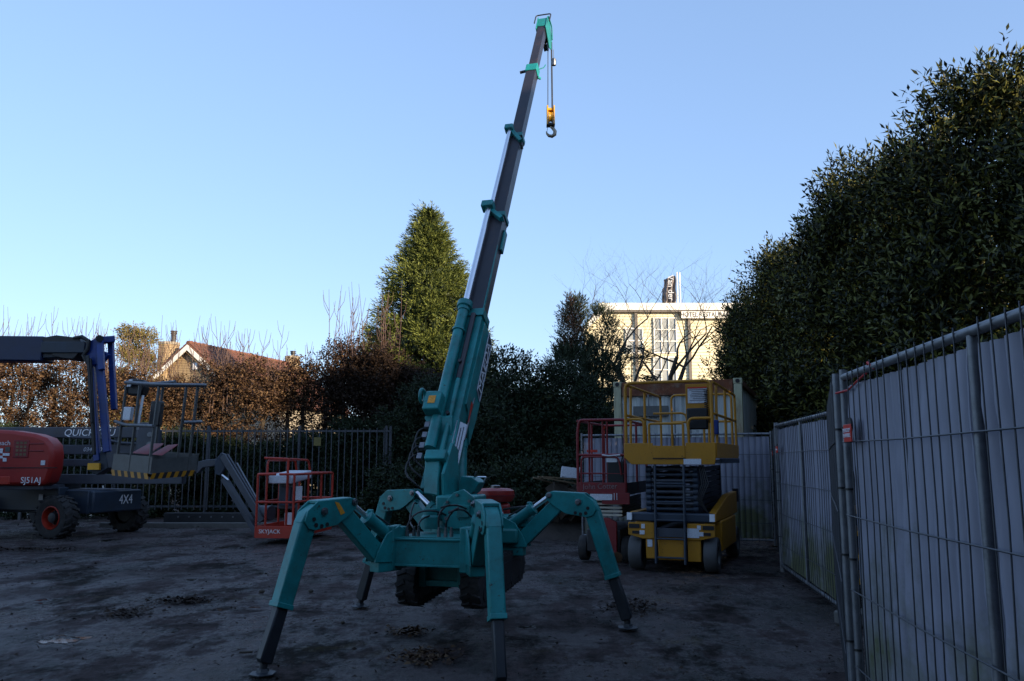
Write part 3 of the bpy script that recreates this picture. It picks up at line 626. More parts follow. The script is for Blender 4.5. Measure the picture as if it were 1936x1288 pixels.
for i in range(4):
    p = V((2.20, 17.95, 0)) + cxd * (.3 + (i % 2) * 2.0) + cyd * (.4 + (i // 2) * 5.1)
    o = MB().box((p.x, p.y, .30), (.35, .35, .617)).build('timber_block', M['timber']); tag(o, 'timber block under the ' + ['front left', 'front right', 'back left', 'back right'][i] + ' corner of the rusty container', 'block', 'timber blocks under the container')

# ------------------------------------------------------------------ site fence panels
def sheet_mat():
    m = bpy.data.materials.new('pale_fence_sheet'); m.use_nodes = True; t = m.node_tree; n = t.nodes; L = t.links; b = n['Principled BSDF']; b.inputs['Roughness'].default_value = .55
    tc = n.new('ShaderNodeTexCoord'); sp_ = n.new('ShaderNodeSeparateXYZ'); L.new(tc.outputs['Object'], sp_.inputs[0])
    a = n.new('ShaderNodeTexNoise'); a.inputs['Scale'].default_value = 1.1; a.inputs['Detail'].default_value = 8; a.inputs['Roughness'].default_value = .7; L.new(tc.outputs['Object'], a.inputs['Vector'])
    mr = n.new('ShaderNodeMapRange'); mr.inputs[1].default_value = 1.9; mr.inputs[2].default_value = .1; mr.inputs[3].default_value = -.22; mr.inputs[4].default_value = .16; L.new(sp_.outputs[2], mr.inputs[0])
    ad = n.new('ShaderNodeMath'); L.new(a.outputs[0], ad.inputs[0]); L.new(mr.outputs[0], ad.inputs[1])
    r = n.new('ShaderNodeValToRGB'); r.color_ramp.elements[0].position = .46; r.color_ramp.elements[1].position = .66; r.color_ramp.elements[0].color = (.21, .215, .265, 1); r.color_ramp.elements[1].color = (.085, .095, .042, 1)
    L.new(ad.outputs[0], r.inputs[0]); f = n.new('ShaderNodeTexNoise'); f.inputs['Scale'].default_value = 14; f.inputs['Detail'].default_value = 7
    mp = n.new('ShaderNodeMapping'); mp.inputs['Scale'].default_value = (1.5, 1, .25); L.new(tc.outputs['Object'], mp.inputs[0]); L.new(mp.outputs[0], f.inputs['Vector'])
    mx = n.new('ShaderNodeMix'); mx.data_type = 'RGBA'; mx.blend_type = 'MULTIPLY'; mx.inputs[0].default_value = .55
    L.new(r.outputs[0], mx.inputs[6]); L.new(f.outputs[0], mx.inputs[7]); 
    g_ = n.new('ShaderNodeMix'); g_.data_type = 'RGBA'; g_.blend_type = 'ADD'; g_.inputs[0].default_value = .35; L.new(mx.outputs[2], g_.inputs[6]); L.new(r.outputs[0], g_.inputs[7]); L.new(g_.outputs[2], b.inputs['Base Color'])
    return m
SHEET = sheet_mat()
PL_ = 3.45
def fence_proto():
    t = thing('site_fence_panel', 'x', 'fence', (0, 0, 0), 0, 'steel mesh site fence panels', local=True)
    for x in (0, PL_): MB().tube((x, 0, .04), (x, 0, 2.03), .021, 12).build('post', M['galv'], t)
    MB().tube((PL_ / 2, 0, .12), (PL_ / 2, 0, 1.97), .019, 12).build('middle_tube', M['galv'], t)
    MB().tube((.02, 0, 1.985), (PL_ - .02, 0, 1.985), .021, 12).build('top_rail', M['galv'], t)
    MB().tube((.02, 0, .13), (PL_ - .02, 0, .13), .019, 12).build('bottom_rail', M['galv'], t)
    r_ = random.Random(3)
    base = None
    nw = 33
    for i in range(nw):
        x = .06 + (PL_ - .12) * i / (nw - 1) + r_.uniform(-.008, .008); k = r_.uniform(-.012, .012)
        y = -.022 if i % 8 else .022
        MB().path([(x, y, .10), (x + k, y - .004, .7), (x - k * .7, y + .003, 1.3), (x, y, 2.022 + r_.uniform(-.014, .0))], .0035, 5).build('vertical_wire', M['wire'], t)
    for z in (1.62, 1.22, .82, .42):
        MB().path([(.02, -.028, z), (PL_ * .3, -.031, z - .006), (PL_ * .7, -.029, z + .004), (PL_ - .02, -.028, z)], .004, 5).build('cross_wire', M['wire'], t)
    for x in (.0, PL_):
        for z in (1.70, 1.36, .98, .5): MB().lathe([(.0265, -.006), (.0265, .006)], (x, 0, z), Z, 12).build('cable_tie', M['tie'], t)
    return t
fp = fence_proto()
def sheet(seed, rag=.0):
    r_ = random.Random(seed); nx_ = 198; nz_ = 24; vs = []
    for j in range(nz_ + 1):
        z = .16 + (1.935 - .16) * j / nz_
        for i in range(nx_ + 1):
            x = .035 + (PL_ - .07) * i / nx_; ph = (x - .06) / (PL_ - .12) * 32
            y = .022 - .036 * abs(math.sin(math.pi * ph)) ** .6 * (0.7 + .5 * mn.noise(V((x * 2 + seed, z * 1.2, 0)))) + .03 * mn.noise(V((x * 1.1, z * .7 + seed, 3))) + .008 * mn.noise(V((x * 3 - z * 6, z * 5, seed)))
            y = max(y, -.024) if abs(x - PL_ / 2) > .05 else max(y, .022)
            zt = z if j < nz_ else z + .012 * mn.noise(V((x * 5, seed, 1)))
            vs.append((x, y + .012, zt))
    b = MB(); b.add(vs, [(j * (nx_ + 1) + i, j * (nx_ + 1) + i + 1, (j + 1) * (nx_ + 1) + i + 1, (j + 1) * (nx_ + 1) + i) for j in range(nz_) for i in range(nx_)])
    return b
def place_panel(p, q, label, sh=None, first=False):
    a = math.atan2(q[1] - p[1], q[0] - p[0])
    t = fp if first else copy_tree(fp); t.location = (p[0], p[1], 0); t.rotation_euler = (0, 0, a); t['label'] = label; OFF[t.name] = V((0, 0, 0))
    return t
# panels face the yard: their local -y side is the camera side
P1a, P1b = (1.47, 1.28), (1.885, 4.71)
def dirp(p, q): v = V((q[0] - p[0], q[1] - p[1], 0)); return v.normalized()
panels = []
specs = [((1.885, 4.71), (1.47, 1.28), 'nearest fence panel, cut by the right edge, with ribbed pale sheet and green algae stains', True),
 ((3.12, 8.18), (1.93, 4.93), 'mesh fence panel without sheet seen almost edge-on, next to the gap with orange crates', False),
 ((3.62, 11.47), (3.13, 8.06 + .0), 'pale sheeted fence panel with dark middle tube, right of the yellow lift', True),
 ((4.62, 14.75), (3.66, 11.52), 'dark shaded sheeted fence panel between the corner and the pale panel', True),
 ((1.33, 15.95), (4.60, 14.85), 'far fence panel with pale sheet behind the yellow scissor lift', True)]
for i, (p, q, lb, sh) in enumerate(specs):
    t = place_panel(p, q, lb, first=(i == 0)); panels.append(t)
for i, (p, q, lb, sh) in enumerate(specs):
    if sh: sheet(i * 3 + 1).build('sheet', SHEET, panels[i])
def plate(panel, x, z, s, txt, label):
    t = thing('notice_plate', label, 'sign', (0, 0, 0), 0, local=True); t.location = panel.location; t.rotation_euler = panel.rotation_euler
    MB().box((x, -.042, z), (s * 1.5, .008, s)).build('plate', M['plate'], t, .002)
    MB().lathe([(s * .42, -.006), (s * .42, .004)], (x + s * .35 * (1 if panel is not panels[0] else 1), -.036, z + s * .45), (0, 1, 0), 14).build('clip_disc', M['dark'], t)
    lettering(txt, s * .32, (x, -.0465, z), (1, 0, 0), (0, 0, 1), M['white'], t, bold=.0015)
plate(panels[0], .19, 1.665, .095, 'VERKOOP\nVERHUUR', 'small red plate with white lettering on the cross wire of the nearest sheeted panel')
plate(panels[2], .30, 1.66, .085, 'VERHUUR', 'small red plate on the pale sheeted panel next to the dark corner panel')
plate(panels[3], .5, 1.64, .085, 'VERHUUR', 'tiny red plate at the far end of the dark corner panel')
t = MB().path([(1.86, 4.76, 1.90), (1.865, 4.6, 1.905), (1.84, 4.4, 1.94), (1.825, 4.22, 1.975), (1.80, 4.18, 2.01), (1.80, 4.10, 1.97)], .006, 6).build('cord', M['tape']); tag(t, 'red cord tied from the post to the top rail of the nearest fence panel', 'cord')
for (x, y, lb) in [(2.12, 4.86, 'concrete foot under the joint nearest the camera'), (3.36, 8.13, 'concrete foot at the gap between the pale panel and the bare mesh panel')]:
    f = MB(); f.box((x, y, .055), (.62, .22, .13), Matrix.Rotation(.35, 3, 'Z')); o = f.build('fence_foot', M['concrete'], None, .02); tag(o, lb, 'fence foot', 'concrete fence feet')

# things seen through the gap in the fence
rk = thing('yellow_pallet_rack', 'low orange-yellow rack of slatted crates glimpsed through the fence gap', 'rack', (3.95, 9.4, 0))
for z in (.25, .5, .75, .98):
    MB().box((3.95, 9.4, z), (.9, .8, .05)).build('slat', M['hookyellow'], rk, .005)
for x in (3.56, 4.3): MB().box((x, 9.03, .5), (.08, .08, 1.02)).build('upright', M['hookyellow'], rk)
wh = thing('covered_trailer', 'dark trailer with white bars and a bluish sheet seen through the fence gap', 'trailer', (4.5, 10.6, 0))
MB().box((4.6, 10.8, .95), (1.7, 1.9, .9)).build('body', M['dark'], wh, .03)
MB().box((4.55, 9.9, 1.74), (1.6, .08, .07)).build('bar', M['whitetrim'], wh); MB().box((4.55, 9.86, 1.84), (1.6, .04, .04)).build('bar', M['whitetrim'], wh)
MB().prism([(3.9, 9.82, 1.40), (5.2, 9.82, 1.30), (5.2, 9.82, 1.56), (3.9, 9.82, 1.62)], (0, .03, 0)).build('sheet', mat('bluish_sheet', (.42, .5, .7), .5, var=.4, vs=9), wh)
for x in (3.95, 5.2): MB().lathe([(.28, -.1), (.3, -.07), (.3, .07), (.28, .1)], (x, 10.7, .3), (1, 0, 0), 20).build('wheel', M['rubber'], wh)

# ------------------------------------------------------------------ steel bar fence
fy = 22.0; xe = -3.2; xs_ = -13.9
bf = thing('bar_fence', 'long grey steel bar fence in front of the brown hedge', 'fence', (xe, fy, 0))
MB().box(((xe + xs_) / 2, fy, 2.28), (xe - xs_, .05, .05)).build('top_rail', M['wire'], bf); MB().box(((xe + xs_) / 2, fy, .33), (xe - xs_, .05, .05)).build('bottom_rail', M['wire'], bf)
bar = MB().box((0, 0, 1.30), (.024, .020, 2.10)); bm_ = bpy.data.meshes.new('bar'); bm_.from_pydata(bar.v, [], bar.f); bm_.materials.append(M['wire'])
x = xs_ + .1; k = 0
while x < xe - .05:
    o = bpy.data.objects.new('bar', bm_); COL.objects.link(o); o.parent = bf; o.location = V((x + rng.uniform(-.012, .012), fy - .036, rng.uniform(-.01, .01))) - OFF[bf.name]; o.rotation_euler = (0, rng.uniform(-.006, .006), 0); x += .168
for x in (xe, xe - .11, -5.6, -8.0, -10.4, -12.8): MB().box((x, fy + .03, 1.2), (.07, .07, 2.44)).build('post', M['wire'], bf)
yp = thing('yellow_notice', 'small yellow notice hanging on the bar fence above the red basket', 'sign', at(600, 835, 21.93)); c = at(600, 835, 21.93)
MB().box(c, (.19, .012, .22)).build('plate', M['olive'], yp)
o = MB(); p = at(310, 975, 19.5); o.box((p.x + .9, 20.2, .16), (2.3, .22, .24)); o = o.build('steel_trough', M['dark'], None, .01); tag(o, 'long dark steel beam lying before the bar fence, dotted with pale bolts', 'beam')
for k in range(8): MB().lathe([(.02, 0), (.02, .02)], (p.x + .1 + .26 * k, 20.085, .19), (0, -1, 0), 8).build('bolt', M['galv'], o)
o = MB().box((-7.2, 19.6, .03), (4.6, .16, .12)).build('kerb_stone', M['concrete'], None, .01); tag(o, 'pale kerb edging on the ground in front of the bar fence', 'kerb')
# debris on the mound behind the red lift
mo = MB(); n_ = 22
vs = []; 
for j in range(n_ + 1):
    for i in range(n_ + 1):
        x = -.6 + 4.0 * i / n_; y = 16.2 + 4.5 * j / n_; e = max(0, 1 - ((x - 1.4) / 2.0) ** 2 - ((y - 18.5) / 2.2) ** 2)
        vs.append((x, y, .62 * e ** .8 + .10 * e * mn.noise(V((x * 3, y * 3, 0))) - .06))
mo.add(vs, [(j * (n_ + 1) + i, j * (n_ + 1) + i + 1, (j + 1) * (n_ + 1) + i + 1, (j + 1) * (n_ + 1) + i) for j in range(n_) for i in range(n_)])
tag(mo.build('earth_mound', mat('dark_soil', (.035, .026, .02), .85, var=.5, vs=4, bump=.8, bs=12)), kind='structure')
for k, (a, z, dx) in enumerate([(.12, .98, 0), (-.1, 1.05, .1), (.3, .9, -.1)]):
    p = at(1080, 905, 16.6) + V((dx, .1 * k, 0)); d = V((math.cos(a), .3, math.sin(a) * -.5 - .12)).normalized()
    q = V((p.x, p.y, z + .1)); o = MB().beam(q - d * .7, q + d * .7, .1, .03).build('plank', M['timber']); tag(o, ['weathered plank on top of the rubble left of the red lift', 'plank second in the rubble pile left of the red lift, pointing up', 'lowest steep plank of the rubble pile left of the red lift'][k], 'plank', 'planks on the rubble')
p = at(1078, 893, 16.9); cb = thing('plastic_crate', 'pale broken crate on top of the rubble left of the red lift', 'crate', (p.x, p.y, p.z - .2))
for dx, dy, sx, sy in ((0, -.15, .34, .02), (0, .15, .34, .02), (-.17, 0, .02, .28), (.17, 0, .02, .28)): MB().box((p.x + dx, p.y + dy, p.z), (sx, sy, .2), Matrix.Rotation(.12, 3, 'Y')).build('side', M['decal'], cb)
MB().box((p.x, p.y, p.z - .11), (.34, .3, .02)).build('base', M['decal'], cb)
ru = MB(); r_ = random.Random(9)
for k in range(60):
    q = V((p.x + r_.uniform(-.5, .6), p.y + r_.uniform(-.3, .5), 0)); h = r_.uniform(.45, .95) if abs(q.x - p.x) < .35 else r_.uniform(.3, .7)
    ru.box(q + Z * h, (r_.uniform(.1, .35), r_.uniform(.1, .3), r_.uniform(.1, .3)), Matrix.Rotation(r_.uniform(0, 3), 3, (r_.random(), r_.random(), 1)))
tag(ru.build('rubble', M['bark'], None, .01), 'dark rubble heap under the planks left of the red lift', 'rubble', kind='stuff')
for k, (px, py, s, lb) in enumerate([(495, 1120, .035, 'small mud clod left of the near left crane leg'), (588, 1119, .03, 'mud clod between the two left crane legs'), (465, 1236, .05, 'flat piece of bark beside the near left crane foot'), (648, 1178, .02, 'tiny clod before the far left crane foot')]):
    p = gnd(px, py); c = MB(); c.lathe([(s * .6, -.01), (s * 1.05, .005), (s * .95, s * .6), (s * .4, s * .95)], (p.x, p.y, 0), Z, 7)
    if k == 2: c = MB().beam((p.x - .05, p.y, .01), (p.x + .05, p.y + .01, .012), .03, .015)
    tag(c.build('clod', M['bark']), lb, 'clod', 'clods on the ground')

# unseen hall-shaped block added past the right edge to shade the yard
wk = thing('added_shade_hall', 'unseen hall added beyond the right edge to cast shade on the yard', 'building', (15.5, -16, 0))
MB().box((15.5, -16, 5.4), (3, 30, 10.8)).build('wall', M['brick'], wk)
MB().prism([(13.9, -16, 10.8), (17.1, -16, 10.8), (15.5, -16, 11.4)], (0, 30.6, 0)).build('roof', M['dark'], wk)
for k in range(6):  # unseen laurels added behind the camera to dim the sky light
    tree('laurel_tree', ['unseen laurel added behind the camera to cut sky light, ' + w_ for w_ in ('rightmost', 'second from the right', 'right of the middle', 'left of the middle', 'second from the left', 'leftmost')][k], 'tree', (6.0 - 3.0 * k, -5.5 - .3 * (k % 2), 0), LA[k % 3], M['laurel'], LT[k % 3], 'laurel trees added behind the camera to cut sky light', rot=k * 1.1, scale=(1.15, 1.1, 1.15))
# ------------------------------------------------------------------ shared machine bits (local frame: x right, -y towards the front)
def loop_rail(b, pts, r, n=8): b.path(pts, r, n)
def arc_corner(p, a, b_, rad, n=4):
    # rounded corner at p between directions to a and b_
    p = V(p); a = (V(a) - p).normalized() * rad; b_ = (V(b_) - p).normalized() * rad; out = []
    for i in range(n + 1):
        t = i / n; out.append((p + a) * (1 - t) ** 2 + p * 2 * t * (1 - t) + (p + b_) * t ** 2)
    return out
def rpath(pts, rad):
    out = [V(pts[0])]
    for i in range(1, len(pts) - 1): out += arc_corner(pts[i], pts[i - 1], pts[i + 1], rad)
    return out + [V(pts[-1])]
def wheel(parent, c, ax, r, w_, tyre=None, rimm=None, lugs=0, name='wheel', rimr=.6):
    ax = V(ax).normalized(); c = V(c)
    wo_ = MB().lathe([(r * .3, -w_ * .30), (r * rimr * .85, -w_ * .30), (r * rimr * .85, w_ * .02), (r * .3, w_ * .02)], c, ax, 20).build(name, M['dark'], parent)
    t = MB(); t.lathe([(r * rimr, -w_ * .42), (r * .80, -w_ / 2), (r * .95, -w_ * .47), (r, -w_ * .36), (r, w_ * .36), (r * .95, w_ * .47), (r * .80, w_ / 2), (r * rimr, w_ * .42)], c, ax, 32, cap=False)
    if lugs:
        u = ax.cross(Z); u.normalize(); v_ = ax.cross(u)
        for i in range(lugs):
            for s in (-1, 1):
                a = 2 * math.pi * (i + (.5 if s > 0 else 0)) / lugs; d = u * math.cos(a) + v_ * math.sin(a); tg = ax.cross(d)
                t.beam(c + d * r * 1.01 + ax * s * w_ * .5, c + d * r * 1.01 + tg * r * .16 + ax * s * w_ * .04, r * .13, r * .08, d)
    t.build('tyre', tyre or M['rubber'], wo_)
    rr = MB(); rr.lathe([(r * rimr * .98, w_ * .44), (r * rimr * .9, w_ * .46), (r * rimr * .84, w_ * .30), (r * rimr * .80, w_ * .05), (r * rimr * .55, w_ * .04)], c, ax, 28, cap=False)
    rr.build('rim', rimm or M['dark'], wo_)
    h = MB(); h.lathe([(r * rimr * .62, w_ * .06), (r * rimr * .58, w_ * .10), (r * .26, w_ * .16), (r * .24, w_ * .36), (r * .1, w_ * .40)], c, ax, 20)
    for k in range(8):
        u = ax.cross(Z).normalized(); v_ = ax.cross(u); a = k * math.pi / 4; q = c + (u * math.cos(a) + v_ * math.sin(a)) * r * .30 + ax * w_ * .12
        h.tube(q, q + ax * .02, .014, 6)
    h.build('hub', M['dark'], wo_); return wo_
def decal(parent, c, sz, m=None, name='label_plate', M3=None): return MB().box(c, sz, M3).build(name, m or M['decal'], parent)

# ------------------------------------------------------------------ yellow scissor lift
def yellow_lift():
    ang = math.atan2(-.371, .928)
    t = thing('scissor_lift', 'yellow scissor lift with tall folded black scissor stack in front of the rusty container', 'scissor lift', (2.67, 12.9, 0), ang, local=True)
    Y = M['yellow']
    for x in (-.52, .52):
        for y in (-1.08, 1.08):
            w_ = wheel(t, (x, y, .235), (1 if x > 0 else -1, 0, 0), .235, .19, tyre=mat('grey_solid_tyre', (.07, .07, .07), .7) if (x, y) == (-.52, -1.08) else bpy.data.materials['grey_solid_tyre'], rimm=M['basketgrey'], rimr=.62)
    b = MB(); b.box((0, .05, .33), (.80, 2.3, .40)); b.build('chassis', M['dark'], t, .01)
    # front face plates
    MB().prism([(-.18, -1.27, .16), (.18, -1.27, .16), (.18, -1.27, .47), (-.19, -1.27, .47)], (0, .05, 0)).build('front_panel', Y, t, .015)
    MB().prism([(-.36, -1.25, .17), (-.23, -1.25, .17), (-.23, -1.25, .66), (-.36, -1.25, .66)], (0, .05, 0)).build('front_panel', Y, t, .01)
    MB().prism([(.22, -1.25, .15), (.40, -1.25, .15), (.40, -1.25, .66), (.22, -1.25, .66)], (0, .05, 0)).build('front_panel', Y, t, .01)
    for s in (-1, 1):
        MB().prism([(s * .23, -1.28, .66), (s * .60, -1.28, .66), (s * .60, -1.28, .49), (s * .40, -1.28, .44), (s * .23, -1.28, .44)], (0, .04, 0)).build('bumper', Y, t, .008)
        MB().box((s * .51, -1.305, .61), (.15, .012, .055)).build('lamp_slot', M['black'], t); MB().box((s * .49, -1.305, .525), (.10, .012, .04)).build('lamp_slot', M['black'], t)
        decal(t, (s * .57, -1.33, .745), (.07, .02, .10), M['white'], 'reflector'); decal(t, (s * .385, -1.306, .61), (.05, .01, .06))
    MB().box((0, -1.275, .53), (.40, .07, .12)).build('step_plate', M['grey'], t, .006)
    decal(t, (.305, -1.306, .535), (.16, .01, .125)); decal(t, (.41, -1.306, .525), (.07, .01, .055)); decal(t, (-.30, -1.28, .38), (.07, .012, .10)); decal(t, (-.40, -1.306, .525), (.07, .01, .055))
    MB().box((0, -1.19, .735), (1.14, .22, .12)).build('front_beam', M['navy'], t, .02)
    for s in (-1, 1):
        MB().prism([(s * .55, -1.20, .68), (s * .55, 1.2, .68), (s * .55, 1.2, 1.02 if s > 0 else .8), (s * .55, .2, 1.00 if s > 0 else .8), (s * .55, -1.15, .80)], (.10, 0, 0)).build('side_tray', Y, t, .01)
        MB().box((s * .5, .0, .46), (.24, 1.55, .42)).build('side_box', Y, t, .02)
        MB().tube((s * .58, 1.2, .85), (s * .58, 1.2, 1.06), .05, 10).build('outrigger_cap', M['dark'], t)
    for s in (-1, 1): MB().tube((-.20 if s < 0 else .20, -1.37, .12), (-.20 if s < 0 else .20, -1.30, 1.46), .018, 8).build('ladder_rail', M['navy'], t)
    for k in range(5): MB().tube((-.20, -1.36 + .01 * k, .2 + .25 * k), (.20, -1.36 + .01 * k, .2 + .25 * k), .014, 8).build('ladder_rung', M['navy'], t)
    # folded scissor stack
    n = 8; zb = .84; dz = .079
    for k in range(n):
        z = zb + dz * k
        for s in (-1, 1):
            xo = s * .33
            a = MB(); a.beam((xo, -1.10, z - .018), (xo, 1.10, z + .018), .045, .062); a.lathe([(.045, -.035), (.045, .035)], (xo, -1.12, z), (1, 0, 0), 12); a.lathe([(.045, -.035), (.045, .035)], (xo, 1.12, z), (1, 0, 0), 12)
            a.build('scissor_arm', M['navy'], t, .004)
            a = MB(); a.beam((xo - s * .07, -1.08, z + .018), (xo - s * .07, 1.08, z - .018), .045, .06); a.build('scissor_arm', M['dark'], t, .004)
        MB().tube((-.36, -1.12, z), (.36, -1.12, z), .022, 10).build('cross_tube', M['grey'] if k % 2 else M['navy'], t)
        MB().box((.10, -1.07, z), (.28, .05, .045)).build('spacer', M['dark'], t)
        MB().tube((-.36, 1.12, z), (.36, 1.12, z), .022, 8).build('cross_tube', M['navy'], t)
    MB().box((0, 0, .735), (.66, 2.2, .1)).build('lower_frame', M['dark'], t)
    MB().tube((-.12, -.9, .9), (-.12, .7, 1.35), .055, 14).build('lift_cylinder', M['steel'], t)
    for k in range(4): MB().path([(.45 - .02 * k, -1.16, 1.45), (.52 - .03 * k, -1.22, 1.2), (.42 - .02 * k, -1.24, .98), (.5, -1.2, .8)], .009, 6).build('hose', M['hose'], t)
    # platform
    p = MB(); zf = 1.50; pw = .64; pl = 1.26
    p.box((0, 0, zf), (pw * 2 - .02, pl * 2 - .04, .05)); p.build('deck', M['basketgrey'], t)
    MB().prism([(-pw, -pl, 1.76), (-pw, -pl, 1.56), (-pw + .10, -pl, 1.46), (pw - .02, -pl, 1.46), (pw, -pl, 1.56), (pw, -pl, 1.76), (.23, -pl, 1.76), (.23, -pl, 1.72), (-.23, -pl, 1.72), (-.23, -pl, 1.76)], (0, .03, 0)).build('toe_board', Y, t, .006)
    MB().box((0, -pl - .022, 1.635), (.44, .012, .17)).build('gate_plate', Y, t, .003); MB().box((0, -pl - .026, 1.545), (.46, .010, .012)).build('gate_slot', M['black'], t)
    decal(t, (.32, -pl - .022, 1.50), (.24, .012, .075))
    for s in (-1, 1): MB().prism([(s * pw, -pl + .02, 1.76), (s * pw, pl, 1.76), (s * pw, pl, 1.60), (s * pw, pl - .1, 1.55), (s * pw, -pl + .02, 1.55)], (.03, 0, 0)).build('toe_board', Y, t, .005)
    MB().box((0, pl, 1.66), (pw * 2, .03, .2)).build('toe_board', Y, t, .005)
    MB().box((pw + .005, .2, 1.51), (.05, 1.9, .07)).build('deck_edge', M['navy'], t)
    zt = 2.62; r = .020
    def rail(name, pts, rad=.09, rr=r): return MB().path(rpath(pts, rad), rr, 9).build(name, Y, t)
    rail('top_rail', [(-pw + .02, -pl + .02, 1.7), (-pw + .02, -pl + .02, zt), (pw - .04, -pl + .02, zt + .0), (pw - .04, -pl + .02, 1.7)], .10, .023)
    for s in (-1, 1):
        rail('side_rail', [(s * (pw - .02), -pl + .3, 1.7), (s * (pw - .02), -pl + .35, zt - .02), (s * (pw - .02), pl - .04, zt - .03), (s * (pw - .02), pl - .04, 1.7)])
        rail('side_rail', [(s * (pw - .02), -pl + .04, 2.60), (s * (pw - .02), -pl + .6, 2.60)], .02)
        rail('side_rail', [(s * (pw - .02), -pl + .04, 2.16), (s * (pw - .02), pl - .05, 2.16)], .02)
        rail('post', [(s * (pw - .02), 0, 1.7), (s * (pw - .02), 0, zt - .03)], .02)
    rail('back_rail', [(-pw + .2, pl, 1.7), (-pw + .2, pl, zt), (.1, pl, zt), (.1, pl, 1.7)]); rail('back_rail', [(.18, pl, 1.7), (.18, pl, zt), (pw - .08, pl, zt), (pw - .08, pl, 1.7)])
    rail('back_rail', [(-pw + .2, pl, 2.16), (pw - .1, pl, 2.16)], .02)
    rail('front_rail', [(-pw + .03, -pl + .03, 2.10), (-.36, -pl + .03, 2.10), (-.36, -pl + .03, 1.7)], .08); rail('front_rail', [(pw - .04, -pl + .03, 2.10), (.27, -pl + .03, 2.10), (.27, -pl + .03, 1.7)], .08)
    rail('gate', [(-.28, -pl, 1.70), (-.28, -pl, 2.03), (.20, -pl, 2.03), (.20, -pl, 1.70)], .03, .018)
    rail('gate', [(-.32, -pl + .5, 2.20), (.16, -pl + .5, 2.20), (.20, -pl + .5, 1.75)], .08, .016)
    decal(t, (.37, -pl + .26, 2.44), (.27, .012, .23)); decal(t, (.37, -pl + .254, 2.545), (.27, .012, .02), M['plate'])
    for k in range(7): decal(t, (.37 + .015 * (k % 2), -pl + .252, 2.515 - .025 * k), (.22 - .03 * (k % 3), .004, .007), M['grey'], 'print_line')
    MB().box((.37, -pl + .28, 2.32), (.34, .03, .56)).build('panel_frame', Y, t, .004)
    c = MB().box((.37, -pl + .22, 2.10), (.29, .12, .30)).build('control_box', M['black'], t, .02)
    MB().box((.60, -pl + .25, 1.98), (.10, .12, .2)).build('blue_box', M['blue'], t, .01)
    co = [V((.50 + .028 * math.cos(a * .9), -pl + .20 + .028 * math.sin(a * .9), 2.52 - a * .0042)) for a in range(0, 110)]
    MB().path(co, .006, 5).build('coiled_cable', M['hose'], t)
    return t
yellow_lift()

